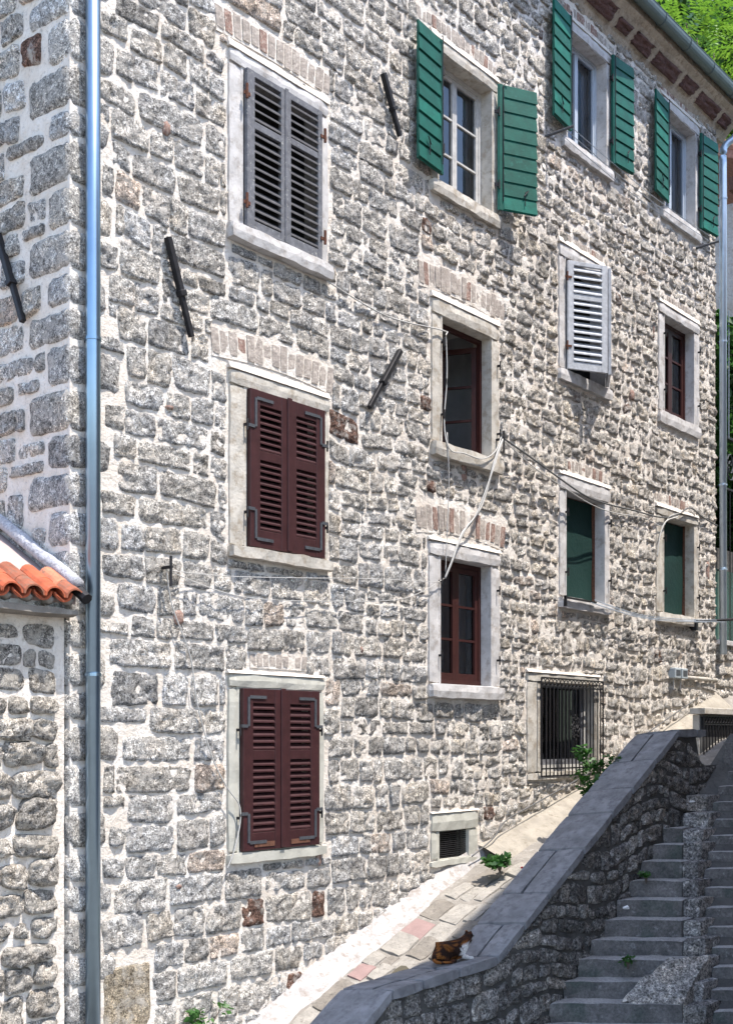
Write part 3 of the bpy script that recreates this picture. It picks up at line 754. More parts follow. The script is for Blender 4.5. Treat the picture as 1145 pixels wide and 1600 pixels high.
# ------------------------------------------------------------------ eaves, roof, gutter, pipes, wall anchors
prof = [(0, 11.86), (.06, 11.95), (.25, 12.13), (.32, 12.17), (.32, 12.30), (-.3, 12.30), (-.3, 11.92)]
b = MB(); nx = 90; vs = []
for i in range(nx + 1):
    x = -.25 + 12.65 * i / nx
    for k, (o, z) in enumerate(prof): vs.append((x, -o - (.012 * mn.noise(Vector((x * 3, k, 0))) if k in (1, 2) else 0), z + (.012 * mn.noise(Vector((x * 3, k, 7))) if k < 4 else 0)))
K = len(prof)
fs = [(i * K + k, i * K + (k + 1) % K, (i + 1) * K + (k + 1) % K, (i + 1) * K + k) for i in range(nx) for k in range(K)] + [tuple(range(K)), tuple(range(nx * K, nx * K + K))]
b.add(vs, fs); cornice = b.build('cornice', 'cornice', house, smooth=False)
x = 6.2
while x < 12.1:
    l = rs.uniform(.38, .85)
    o0, z0_, o1, z1_ = .062, 11.955, .235, 12.118
    def T(p, x=x): t = p[2]; return Vector((x + p[0], -(o0 + (o1 - o0) * t) - p[1], z0_ + (z1_ - z0_) * t - p[1]))
    m = MB(); m.add(*block(0, l - .045, -.03, .020, rs.uniform(.0, .2), rs.uniform(.78, 1.), rs, cell=.07, amp=.022, rad=.06, T=T)); m.build('stone', 'redstone', cornice, smooth=True)
    x += l
b = MB()
b.add([(-.35, -.36, 12.31), (12.45, -.36, 12.31), (12.45, 3.2, 14.3), (-.35, 3.2, 14.3), (-.35, 6.6, 12.31), (12.45, 6.6, 12.31)], [(0, 1, 2, 3), (3, 2, 5, 4), (0, 3, 4), (1, 5, 2), (0, 4, 5, 1)])
roof = b.build('roof', 'oldtile', house)
b = MB(); ng = 10; L0, L1 = -.3, 12.5
vs = []
for x in (L0, L1):
    for k in range(ng + 1):
        a = math.pi + math.pi * k / ng; vs.append((x, -.405 + .085 * math.cos(a), 12.33 + .125 * math.sin(a)))
b.add(vs, [(k, k + 1, ng + 2 + k, ng + 1 + k) for k in range(ng)] + [tuple(range(ng + 1)), tuple(range(ng + 1, 2 * ng + 2))])
b.tube([(L0, -.485, 12.335), (L1, -.485, 12.335)], .011, 6)
gutter = b.build('gutter', 'gutter', house, smooth=False)
b = MB(); b.box(L0, L1, -.37, -.345, 12.30, 12.40); b.build('roof_edge', 'iron', house)
for i in range(10):
    x = 5.5 + i * .78
    q = MB(); q.tube([(x, -.405 + .091 * math.cos(math.pi + math.pi * k / 8), 12.33 + .131 * math.sin(math.pi + math.pi * k / 8)) for k in range(9)], .008, 5); q.build('bracket', 'gutter', gutter)
# left downpipe
def pipe(pts, r, m, rings, nm='downpipe', ringr=1.12):
    b = MB(); b.tube(pts, r, 24); o = b.build(nm, m, house, smooth=True)
    for (p, ax) in rings:
        q = MB(); d = Vector(ax) * .012; q.tube([Vector(p) - d, Vector(p) + d], r * ringr, 24); q.build('collar', m, o, smooth=False)
        q = MB(); q.box(p[0] - .01, p[0] + .01, p[1], .0, p[2] - .01, p[2] + .01); q.build('clip', 'iron', o)
    return o
pipe([(.145, -.10, -.4), (.145, -.10, 12.2)], .058, 'zinc', [((.145, -.10, 5.71), (0, 0, 1)), ((.145, -.10, 3.1), (0, 0, 1)), ((.145, -.10, 8.6), (0, 0, 1))])
pipe(sm([(12.38, -.405, 12.26), (12.37, -.38, 12.12), (12.30, -.24, 11.86), (12.20, -.12, 11.72), (12.17, -.10, 11.55), (12.17, -.10, 11.0)]) + [(12.17, -.10, 3.9)], .055, 'galv',
     [((12.17, -.10, 10.9), (0, 0, 1)), ((12.17, -.10, 8.7), (0, 0, 1)), ((12.17, -.10, 6.5), (0, 0, 1)), ((12.17, -.10, 5.2), (0, 0, 1))])
# iron wall anchors
def anchor(p0, p1, T):
    b = MB(); d = (Vector(p1) - Vector(p0)); L = d.length; u = d.normalized(); v = Vector((-u.y, u.x))
    def bx(a, c, hw, y0, y1):
        vs = []
        for s in (a, c):
            for q in (-hw, hw):
                for y in (y0, y1): pp = Vector(p0) + u * s + v * q; vs.append(T(pp.x, pp.y, y))
        b.add(vs, [(0, 1, 3, 2), (4, 6, 7, 5), (0, 4, 5, 1), (2, 3, 7, 6), (0, 2, 6, 4), (1, 5, 7, 3)])
    bx(0, L * .58, .025, .03, .085); bx(L * .55, L, .022, .03, .075); bx(L * .53, L * .59, .034, .025, .095)
    return b.build('wall_anchor', 'iron', house, bevel=.004)
front = lambda x, z, y: (x, -y, z); sidef = lambda s, z, y: (-y, s, z)
anchor((.95, 6.77), (1.22, 6.01), front); anchor((3.83, 9.34), (4.11, 8.81), front); anchor((4.11, 6.60), (3.61, 5.91), front)
anchor((.87, 6.72), (.53, 5.93), sidef)

# ------------------------------------------------------------------ low neighbour house on the left
nb = tag(empty('low_house'), 'low stone house with orange tile eave beside the downpipe', 'house')
NY = .03
nwall = mortar_sheet('wall', lines(-2.6, 0, .08, []), lines(-.5, 3.55, .08, []), [], lambda x, z: (x - (.03 if x == 0 else 0), NY - .012 * mn.noise(Vector((x * 5, 1, z * 5))), z), nb, 'mortar')
for c in cells(-2.0, -.1, -.3, 3.48, [], rs, lambda x, z: (.21, .25), lambda a, b, e, f: False):
    a, b2, e, f2 = c; j = .007
    flat = f2 > 3.0
    vs, fs = stone(a + j, b2 - j, e + j, f2 - j, rs, prot=rs.uniform(.025, .06) if not flat else .010, amp=.024 if not flat else .008, n=rs.uniform(3., 7), jit=.16, cell=.036)
    g = rs.uniform(.34, .50)
    m = MB(); m.add([(x, NY - h, z) for x, z, h in vs], fs, (g, g * .95, g * .88)); m.build('stone', 'blockstone', nwall, smooth=True, fix=False)
b = MB(); b.box(-2.6, -.04, .4, 3.5, -.5, 3.4); b.build('rear_wall', 'mortar', nb)
# eave slab and roof
b = MB(); b.add(*block(-2.6, -.015, -.17, .3, 3.53, 3.60, rs, cell=.1, amp=.008)); b.build('eave_slab', 'cement', nb)
pitch = .59
rz = lambda y: 3.66 + (y + .22) * pitch
b = MB(); b.add([(-2.6, -.1, rz(-.1) - .03), (-.02, -.1, rz(-.1) - .03), (-.02, 3.4, rz(3.4) - .03), (-2.6, 3.4, rz(3.4) - .03),
                 (-2.6, -.1, rz(-.1) - .10), (-.02, -.1, rz(-.1) - .10), (-.02, 3.4, rz(3.4) - .10), (-2.6, 3.4, rz(3.4) - .10)],
                [(0, 1, 2, 3), (7, 6, 5, 4), (0, 4, 5, 1), (1, 5, 6, 2), (2, 6, 7, 3), (3, 7, 4, 0)])
nroof = b.build('roof', 'pinkplaster', nb)
def tile(x, y0, y1, r0, r1, up, m):
    b = MB(); n = 8; vs = []; th = .014
    for (y, r) in ((y0, r0), (y1, r1)):
        for rr in (r, r - th):
            for k in range(n + 1):
                a = math.pi * k / n * .96 + .06
                zz = math.sin(a) * rr * .9
                vs.append((x + math.cos(a) * rr, y, rz(y) + (zz if up else -zz + .03)))
    q = n + 1; fs = []
    for k in range(n):
        fs += [(k, k + 1, 2 * q + k + 1, 2 * q + k), (q + k, 3 * q + k, 3 * q + k + 1, q + k + 1), (k, q + k, q + k + 1, k + 1), (2 * q + k, 2 * q + k + 1, 3 * q + k + 1, 3 * q + k)]
    b.add(vs, fs); return b.build('tile', m, nroof, smooth=False)
for row in range(2):
    for i in range(13):
        x = -.115 - i * .185
        tile(x + rs.uniform(-.008, .008), -.23 + row * .13, .0 + row * .11, .092, .084, True, rs.choice(['tile', 'tile', 'tile_brown', 'tile_pale']))
        if i < 12: tile(x - .0925, -.20 + row * .13, .02 + row * .11, .085, .080, False, rs.choice(['tile', 'tile_brown']))
# pale mortar nests under the eave tiles
for i in range(13):
    x = -.115 - i * .185
    m = MB(); m.add(*block(x - .062, x + .062, -.175, -.06, 3.605, 3.70, rs, cell=.05, amp=.01, rad=.03)); m.build('mortar_plug', 'cement', nb, smooth=True)
# cement fillet and limed roll where the roof meets the tall wall
b = MB(); pts = []
for i in range(20):
    y = -.17 + i * .12; pts.append((-.045 + .012 * mn.noise(Vector((y * 4, 0, 0))), y, rz(y) + .085 + .012 * mn.noise(Vector((y * 5, 4, 0)))))
b.tube(pts, [.052 + .012 * mn.noise(Vector((i * .8, 8, 0))) for i in range(20)], 10); b.build('flashing', 'flash', nb, smooth=True)
b = MB(); b.tube([(-.03, -.25, 3.66), (-.03, -.10, 3.76)], .045, 8); b.build('tile_end', 'iron', nb)

# ------------------------------------------------------------------ ground, ramp
b = MB(); b.add([(-400, -400, -.42), (400, -400, -.42), (400, 400, -.42), (-400, 400, -.42)], [(0, 1, 2, 3)])
tag(b.build('ground', 'ground', fix=False), kind='structure')
COP = [(.2, -.5), (1.99, .56), (3.55, .62), (7.35, 2.72), (14, 2.72)]
cop = lambda t: interp(COP, t)
rb = lambda t: base(t) - .13
rampz = lambda t, w_: rb(t) + (min(rb(t) - .02, cop(t) - .13) - rb(t)) * min(1, w_ / 1.1) + .012 * mn.noise(Vector((t * 3, w_ * 3, 0)))
b = MB(); nt, nw = 150, 14; vs = []
for i in range(nt + 1):
    t = .3 + 13 * i / nt
    for j in range(nw + 1):
        w_ = 1.35 * j / nw; vs.append((t, -w_, rampz(t, w_)))
b.add(vs, [(i * (nw + 1) + j, (i + 1) * (nw + 1) + j, (i + 1) * (nw + 1) + j + 1, i * (nw + 1) + j + 1) for i in range(nt) for j in range(nw)])
ramp_o = tag(b.build('ramp', 'cement', smooth=True, fix=False), kind='structure')
# whitewashed fillet at the foot of the wall
b = MB(); vs = []; n = 70; K = 5
for i in range(n + 1):
    t = .6 + 5.1 * i / n; wd = (.27 + .07 * mn.noise(Vector((t * 2.3, 0, 5)))) * (1 if t < 4.3 else max(.25, 1 - (t - 4.3) * .6))
    for k, (o, z) in enumerate(((-.01, .16), (.05, .12), (.14, .045), (.22, .02), (.27, -.01))):
        vs.append((t, -o * wd / .27 if o > 0 else .01, rampz(t, o) + z + (.015 * mn.noise(Vector((t * 6, k, 9))) if k < 4 else 0)))
b.add(vs, [(i * K + k, (i + 1) * K + k, (i + 1) * K + k + 1, i * K + k + 1) for i in range(n) for k in range(K - 1)])
b.build('wall_fillet', 'white_wash', ramp_o, smooth=True, fix=False)
# cement kerb along the wall foot farther up
b = MB(); vs = []; n = 60
for i in range(n + 1):
    t = 5.62 + 6.5 * i / n
    for k, (o, z) in enumerate(((-.01, .17), (.06, .15), (.30, .05), (.36, -.01))): vs.append((t, -o, rampz(t, o) + z + .012 * mn.noise(Vector((t * 4, k, 2)))))
b.add(vs, [(i * 4 + k, (i + 1) * 4 + k, (i + 1) * 4 + k + 1, i * 4 + k + 1) for i in range(n) for k in range(3)])
b.build('cement_fillet', 'fillet', ramp_o, smooth=True, fix=False)
# flagstones
rf = random.Random(5)
t = 1.2
special = {(3.15, .42): 'pinkslab', (3.9, .42): 'pinkslab', (3.0, .80): 'oliveslab'}
while t < 5.5:
    lt = rf.uniform(.22, .46); w_ = .27 + rf.uniform(-.03, .03)
    while w_ < 1.10:
        lw = rf.uniform(.14, .32)
        if w_ + lw > 1.04: lw = 1.12 - w_
        def T(p, t=t, w_=w_): return Vector((p[0], p[1], p[2] + rampz(p[0], -p[1])))
        mm = 'rampstone' if rf.random() < .55 else 'rampstone2'
        for (a, c), v in list(special.items()):
            if t <= a < t + lt and w_ <= c < w_ + lw: mm = v
        s0, s1 = rf.uniform(-.04, .04), rf.uniform(-.04, .04)
        m = MB(); vs, fs = block(t + .008, t + lt - .008, -w_ - lw + .008, -w_ - .008, -.05, .018 + rf.uniform(-.008, .012), rf, cell=.09, amp=.013, rad=.008)
        vs = [T((p.x + s0 + (p.y + w_) * .25, p.y, p.z)) for p in vs]
        m.add(vs, fs); m.build('flagstone', mm, ramp_o, smooth=False)
        w_ += lw
    t += lt

# ------------------------------------------------------------------ parapet wall beside the stairs
par = tag(empty('parapet_wall', (0, 0, 0)), 'dark sloping rubble parapet with slab coping beside the stairs', 'wall')
PY = -1.56
ptop = lambda t: cop(t) - .10 if t < 8.05 else 2.28
b = MB(); n = 90; vs = []
for i in range(n + 1):
    t = .6 + 11 * i / n
    vs += [(t, PY, -.5), (t, PY, ptop(t)), (t, -1.10, ptop(t) - .05), (t, -1.10, -.5)]
b.add(vs, [(i * 4 + k, (i + 1) * 4 + k, (i + 1) * 4 + k + 1, i * 4 + k + 1) for i in range(n) for k in range(3)])
core = b.build('core', 'darkmortar', par, fix=False)
STZ = lambda t: .01 + (t - 4.51) * .176 / .279
rp = random.Random(21)
for c in cells(.7, 11.4, -.4, 2.75, [], rp, lambda x, z: (.19, .25), lambda a, b, e, f: e > ptop((a + b) / 2) - .04 or f < min(STZ(a) - .25, 2.0)):
    a, b2, e, f2 = c; j = .010
    q = []
    for x, z in ((a + j, e + j), (b2 - j, e + j), (b2 - j, f2 - j), (a + j, f2 - j)):
        x2, z2 = warp(x, z, [], .13); z2 = min(z2, ptop(x2) - .01); q.append((x2 + rp.uniform(-.035, .035), min(z2 + rp.uniform(-.025, .025), ptop(x2) - .01)))
    if q[3][1] - q[0][1] < .03 and q[2][1] - q[1][1] < .03: continue
    vs, fs = stone(a, b2, e, f2, rp, prot=rp.uniform(.012, .035), amp=.016, n=rp.uniform(3.2, 7), cell=.045, quad=q)
    g = rp.uniform(.17, .38) if rp.random() < .85 else rp.uniform(.4, .5); m = MB(); m.add([(x, PY - h, z) for x, z, h in vs], fs, (g, g * .98, g * .96)); m.build('stone', 'darkstone', core, smooth=True, fix=False)
# coping slabs: two rows, tilted in towards the ramp
def coping_T(p):
    t, w_, h = p
    k = (w_ - 1.06) / .56
    return Vector((t, -w_, cop(t) - .06 * (1 - k) + h))
t = .9
brk = [1.99, 3.55, 7.35, 8.12]
while t < 8.1:
    l = rp.uniform(.42, .72)
    for q in brk:
        if t < q - .02 and t + l > q - .22: l = q - t
    split = rp.random() < .75; ws = 1.34 + rp.uniform(-.08, .08)
    rows = [(1.055, ws - .004), (ws + .004, 1.625)] if split else [(1.055, 1.625)]
    for (wa, wb) in rows:
        dt = rp.uniform(-.03, .03) if split and l > .4 and all(abs(t - q) > .03 and abs(t + l - q) > .03 for q in brk) else 0
        hh = rp.uniform(-.006, .006)
        vs, fs = block(t + .005, t + l - .005, wa, wb, -.10, 0 + hh, rp, cell=.14, amp=.006, rad=.012)
        m = MB(); m.add([coping_T((p.x, p.y, p.z)) for p in vs], fs); m.build('coping_slab', 'coping', par, smooth=False)
    t += l

# ------------------------------------------------------------------ stairs
stairs = tag(empty('stairs', (4.5, -1.6, -.4)), kind='structure')
PH = math.radians(36); cdir = Vector((math.sin(PH), -math.cos(PH)))
KERB = Vector((5.97, -2.296)); ray = Vector((.908, .419)).normalized()   # line of the dividing kerb, slightly askew to the parapet
def hit(p):                                       # distance along the nosing to the dividing kerb
    d = KERB - p; den = cdir.x * ray.y - cdir.y * ray.x
    return (d.x * ray.y - d.y * ray.x) / den
rr = random.Random(3)
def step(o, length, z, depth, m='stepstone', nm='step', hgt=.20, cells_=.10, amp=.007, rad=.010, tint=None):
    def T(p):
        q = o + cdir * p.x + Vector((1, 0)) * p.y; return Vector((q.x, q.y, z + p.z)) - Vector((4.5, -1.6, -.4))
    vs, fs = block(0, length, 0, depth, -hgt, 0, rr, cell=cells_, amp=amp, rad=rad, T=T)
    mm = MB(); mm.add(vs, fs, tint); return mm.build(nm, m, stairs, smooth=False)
for i in range(-3, 16):
    z = .01 + .176 * i + rr.uniform(-.012, .012); o = Vector((4.51 + .279 * i, -1.57))
    Ld = hit(o)
    if Ld > .12:
        x = 0
        while x < Ld - .05:                          # each tread is laid of one to three stones
            l = rr.uniform(.9, 1.6)
            if Ld - x - l < .5: l = Ld - x
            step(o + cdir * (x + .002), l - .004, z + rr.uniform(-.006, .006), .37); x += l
    # dividing rubble kerb and the second flight beyond it
    dk = max(Ld, .02); x = dk + .004; kw = rr.uniform(.12, .30)
    if i < 12:
        g = rr.uniform(.24, .44); zs_ = z + rr.uniform(-.012, .02)
        step(o + cdir * x + Vector((rr.uniform(-.02, .015), 0)), kw - .004, zs_, .38, 'darkstone', 'kerb_stone', zs_ - z + .195, .07, .010, .008, (g, g * .98, g * .97))
    x += kw + .004
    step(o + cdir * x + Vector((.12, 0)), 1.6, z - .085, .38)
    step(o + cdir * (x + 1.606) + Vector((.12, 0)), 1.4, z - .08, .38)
# solid mass under the flights
b = MB(); O = Vector((4.5, -1.6, -.4))
vs = []
for i in (-4, 16):
    o = Vector((4.51 + .279 * i, -1.50)); z = .01 + .176 * i - .16
    for d in (0, 5.5):
        q = o + cdir * d + Vector((.12, 0)); vs += [Vector((q.x, q.y, z)) - O, Vector((q.x, q.y, -.9)) - O]
b.add(vs, [(0, 2, 6, 4), (1, 5, 7, 3), (0, 1, 3, 2), (4, 6, 7, 5), (0, 4, 5, 1), (2, 3, 7, 6)])
b.build('footing', 'darkmortar', stairs)
# landing at the head of the stairs
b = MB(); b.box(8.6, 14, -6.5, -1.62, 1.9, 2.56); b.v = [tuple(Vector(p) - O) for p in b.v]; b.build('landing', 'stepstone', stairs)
# rubble wedge over the lower steps, pale tint in place of a sun patch
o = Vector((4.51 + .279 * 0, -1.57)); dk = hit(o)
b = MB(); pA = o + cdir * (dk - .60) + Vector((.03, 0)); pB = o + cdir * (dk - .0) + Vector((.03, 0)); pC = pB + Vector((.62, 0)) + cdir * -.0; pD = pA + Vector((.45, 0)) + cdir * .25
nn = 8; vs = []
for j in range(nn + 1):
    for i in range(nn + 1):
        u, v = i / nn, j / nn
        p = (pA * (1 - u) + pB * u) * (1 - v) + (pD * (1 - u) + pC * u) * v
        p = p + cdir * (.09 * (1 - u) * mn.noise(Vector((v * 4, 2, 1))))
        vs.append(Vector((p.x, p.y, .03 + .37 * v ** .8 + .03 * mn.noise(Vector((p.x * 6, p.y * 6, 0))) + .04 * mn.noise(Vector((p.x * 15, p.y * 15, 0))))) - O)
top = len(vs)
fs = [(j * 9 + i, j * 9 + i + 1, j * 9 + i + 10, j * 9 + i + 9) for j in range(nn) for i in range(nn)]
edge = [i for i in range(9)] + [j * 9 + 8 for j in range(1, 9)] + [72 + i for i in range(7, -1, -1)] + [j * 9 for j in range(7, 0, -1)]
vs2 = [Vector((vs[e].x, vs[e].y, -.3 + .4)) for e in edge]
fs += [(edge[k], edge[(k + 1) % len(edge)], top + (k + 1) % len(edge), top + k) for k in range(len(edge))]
b.add(vs + vs2, fs, (.45, .435, .42)); b.build('rubble_sun_patch', 'darkstone', stairs, smooth=False)

# ------------------------------------------------------------------ annex at the right of the facade
an = tag(empty('annex', (12.5, .02, 2)), 'low stone annex with pale green pane beside the right downpipe', 'annex')
AO = Vector((12.5, .02, 2))
def abox(nm, m, *a, par_=an, bevel=.006):
    b = MB(); b.box(*a); b.v = [tuple(Vector(p) - AO) for p in b.v]; return b.build(nm, m, par_, bevel=bevel)
aw = abox('wall', 'mortar', 12.11, 15.5, .02, 4.0, 1.8, 4.05)
ra = random.Random(8)
for c in cells(12.13, 14.2, 2.6, 4.02, [], ra, lambda x, z: (.2, .24), lambda a, b, e, f: False):
    a, b2, e, f2 = c
    vs, fs = stone(a + .012, b2 - .012, e + .012, f2 - .012, ra, prot=.05, amp=.018, n=3.5)
    m = MB(); m.add([Vector((x, .02 - h, z)) - AO for x, z, h in vs], fs, stint(ra, .05)); m.build('stone', 'blockstone', aw, smooth=True, fix=False)
abox('coping_slab', 'frame_white', 12.11, 15.5, -.07, .3, 4.055, 4.13)
abox('window', 'greenglass', 12.20, 14.4, .08, .10, 4.14, 5.25, bevel=0)
abox('upper_wall', 'darkmortar', 12.12, 15.5, .14, 3.8, 4.135, 5.6)
rail = tag(empty('barred_screen', (10.2, -.86, 2.4)), 'low pale wall panel with iron bars at head of the ramp', 'screen')
AO = Vector((10.2, -.86, 2.4))
GX0 = 9.72
abox('wall', 'frame_stone', GX0 + .02, 12.0, -.80, -.70, 2.2, 2.93, par_=rail)
abox('lintel', 'frame_stone', GX0 - .03, 12.0, -.90, -.68, 2.935, 3.02, par_=rail)
b = MB(); b.box(GX0 + .03, 11.9, -.812, -.805, 2.1, 2.90); b.v = [tuple(Vector(p) - AO) for p in b.v]; b.build('dark_backing', 'room', rail)  # thin dark sheet on the wall face behind the bars
for i in range(19):
    x = GX0 + .095 * i
    q = MB(); q.tube([Vector((x, -.87, 2.1)) - AO, Vector((x, -.87, 2.91)) - AO], .010, 6); q.build('bar', 'iron', rail)
    q = MB(); xc = x + .0475; q.tube([Vector((xc + .036 * math.cos(k * math.pi / 6), -.87, 2.855 + .036 * math.sin(k * math.pi / 6))) - AO for k in range(13)], .006, 5); q.build('ring', 'iron', rail)
b = MB(); b.box(GX0 - .01, 11.5, -.877, -.863, 2.90, 2.92); b.box(GX0 - .01, 11.5, -.877, -.863, 2.79, 2.806); b.v = [tuple(Vector(p) - AO) for p in b.v]; b.build('rail', 'iron', rail)

# ------------------------------------------------------------------ behind the right corner: house, gate, palm, trees
fh = tag(empty('tiled_house', (18, 2, 3)), 'house with red tile roof and green shutter behind the right downpipe', 'house')
FO = Vector((18, 2, 3))
def fbox(nm, m, *a, T=None, bevel=.01):
    b = MB(); b.box(*a); b.v = [tuple(Vector(p) - FO) for p in b.v]; return b.build(nm, m, fh, bevel=bevel)
fbox('wall', 'mortar', 15.5, 24, 1.0, 7, 2.0, 12.3)
b = MB(); b.add([Vector(p) - FO for p in [(15.0, .4, 12.75), (24.5, .4, 12.75), (24.5, 4, 14.6), (15.0, 4, 14.6), (15.0, .4, 12.6), (24.5, .4, 12.6), (24.5, 4, 14.4), (15.0, 4, 14.4)]],
     [(0, 1, 2, 3), (7, 6, 5, 4), (0, 4, 5, 1), (1, 5, 6, 2), (2, 6, 7, 3), (3, 7, 4, 0)]); froof = b.build('roof', 'oldtile', fh)
for i in range(26):
    x = 15.05 + i * .2
    q = MB(); q.tube([Vector((x, .35, 12.78)) - FO, Vector((x, 2.4, 13.85)) - FO], .085, 8); q.build('tile', 'oldtile', froof)
fbox('eave_board', 'brown_worn', 15.0, 24.5, .45, 1.0, 12.3, 12.55)
fs_ = fbox('shutter', 'green', 15.6, 16.05, .93, .985, 10.6, 12.0)
for i in range(9):
    b = MB(); b.box(15.63, 16.02, .905, .928, 10.65 + i * .15, 10.65 + i * .15 + .11); b.v = [tuple(Vector(p) - FO) for p in b.v]; b.build('slat', 'green', fs_)
fw = fbox('window', 'frame_white', 16.1, 17.3, .94, .985, 10.5, 12.1)
b = MB(); b.box(16.25, 17.15, .925, .938, 10.65, 11.95); b.v = [tuple(Vector(p) - FO) for p in b.v]; b.build('pane', 'greenglass', fw)
fbox('balcony_rail', 'pvc', 12.6, 17.5, -.2, -.12, 9.35, 9.45)

gate = tag(empty('iron_gate', (12.7, 0, 4.1)), 'wrought iron scroll gate in shade right of the facade', 'gate')
GO = Vector((12.7, 0, 4.1))
b = MB(); b.box(12.45, 12.5, -.02, .03, 4.0, 7.4); b.box(14.2, 14.25, -.02, .03, 4.0, 7.4); b.box(12.45, 14.25, -.015, .025, 7.3, 7.34); b.box(12.45, 14.25, -.015, .025, 6.5, 6.53); b.v = [tuple(Vector(p) - GO) for p in b.v]; b.build('frame', 'iron', gate)
for i in range(4):
    xc = 12.68 + .40 * i; pts = [Vector((xc + (.03 + .13 * k / 20) * math.cos(k * .6), 0, 6.9 + (.03 + .22 * k / 20) * math.sin(k * .6))) - GO for k in range(21)]
    q = MB(); q.tube(pts, .012, 6); q.build('scroll', 'steel', gate)
for i in range(12):
    x = 12.52 + .15 * i; q = MB(); q.tube([Vector((x, 0, 4.0)) - GO, Vector((x, 0, 6.5)) - GO], .010, 6); q.build('bar', 'iron', gate)
q = MB(); q.tube([Vector((12.55, -.03, 7.3)) - GO, Vector((12.55, -.03, 9.3)) - GO], .009, 6); q.build('rod', 'galv', gate)

def leaves(nm, m, parent, centers, n, size, rnd, aspect=2.2, flat=.35, origin=Vector((0, 0, 0)), droop=.5):
    """leaf-shaped faces scattered in clumps; each a folded diamond"""
    b = MB(); vs = []; fs = []
    for _ in range(n):
        c, r = rnd.choice(centers)
        d = Vector((rnd.gauss(0, 1), rnd.gauss(0, 1), rnd.gauss(0, .8))).normalized() * r * rnd.uniform(.45, 1.05)
        p = Vector(c) + d - origin
        ax = Vector((rnd.gauss(0, 1), rnd.gauss(0, 1), rnd.gauss(-droop, .5))).normalized()
        up = Vector((rnd.gauss(0, flat), rnd.gauss(0, flat), 1)).normalized()
        sdv = ax.cross(up)
        if sdv.length < .1: continue
        sdv.normalize(); L = size * rnd.uniform(.6, 1.3); w_ = L / aspect
        k = len(vs); vs += [p, p + ax * L * .5 + sdv * w_ * .5 , p + ax * L, p + ax * L * .5 - sdv * w_ * .5]
        fs.append((k, k + 1, k + 2, k + 3))
    b.add(vs, fs); return b.build(nm, m, parent, fix=False)

def tree(nm, label, loc, height, crown_r, clumps, n, size, m, seed, group=None, pinnate=False, cz=None):
    rnd = random.Random(seed); o = tag(empty(nm, loc), label, 'tree', group)
    b = MB(); hz = height
    b.tube(sm([(0, 0, -.3), (.1, .05, hz * .25), (-.1, .1, hz * .5), (.05, 0, hz * .8)]), [.28 - .22 * i / 18 for i in range(19)], 10)
    tr = b.build('trunk', 'bark', o, smooth=True)
    cs = []
    for i in range(clumps):
        a = rnd.uniform(0, 2 * math.pi); e = rnd.uniform(-.5, 1.); rr_ = crown_r * rnd.uniform(.45, 1.)
        c = Vector((math.cos(a) * rr_ * math.cos(e), math.sin(a) * rr_ * math.cos(e), hz * .72 + math.sin(e) * rr_ * .8)); cs.append((c, crown_r * rnd.uniform(.16, .30)))
        q = MB(); s0 = Vector((0, 0, hz * rnd.uniform(.35, .7))); q.tube(sm([s0, s0.lerp(c, .5) + Vector((0, 0, .3)), c], 4), [.07, .06, .05, .045, .04, .035, .03, .02, .012], 6); q.build('limb', 'bark', o, smooth=True)
    if not pinnate: leaves('crown', m, o, cs, n, size, rnd)
    else:
        b = MB(); vs = []; fs = []
        for _ in range(n):
            c, r = rnd.choice(cs)
            d = Vector((rnd.gauss(0, 1), rnd.gauss(0, 1), rnd.gauss(0, .7))).normalized() * r * rnd.uniform(.5, 1.1)
            p = c + d; ax = Vector((d.x + rnd.gauss(0, .3) * r, d.y + rnd.gauss(0, .3) * r, rnd.gauss(-.1, .3) * r)).normalized()
            sdv = ax.cross(Vector((rnd.gauss(0, .25), rnd.gauss(0, .25), 1))).normalized(); L = size * rnd.uniform(.7, 1.2)
            for k in range(6):
                for s in (-1, 1):
                    q0 = p + ax * L * (k + .5) / 6 + Vector((0, 0, -.25 * L * (k / 6) ** 2)); t2 = (sdv * s + ax * .35 + Vector((0, 0, -.2))).normalized(); ll = L * .34 * (1 - .07 * k)
                    i0 = len(vs); wv = ax * ll * .17
                    vs += [q0, q0 + t2 * ll * .5 + wv, q0 + t2 * ll, q0 + t2 * ll * .5 - wv]; fs.append((i0, i0 + 1, i0 + 2, i0 + 3))
        b.add(vs, fs); b.build('crown', m, o, fix=False)
    return o
tree('broadleaf_tree', 'bright green pinnate-leaved tree rising behind the roof gutter', (24.0, 5.0, 4), 19, 4.6, 70, 3600, .70, 'leaf', 4, pinnate=True)
tree('broadleaf_tree', 'darker tree farther back behind the bright green tree', (32, 8.5, 4), 24, 7.5, 60, 16000, .55, 'leafdark', 9)
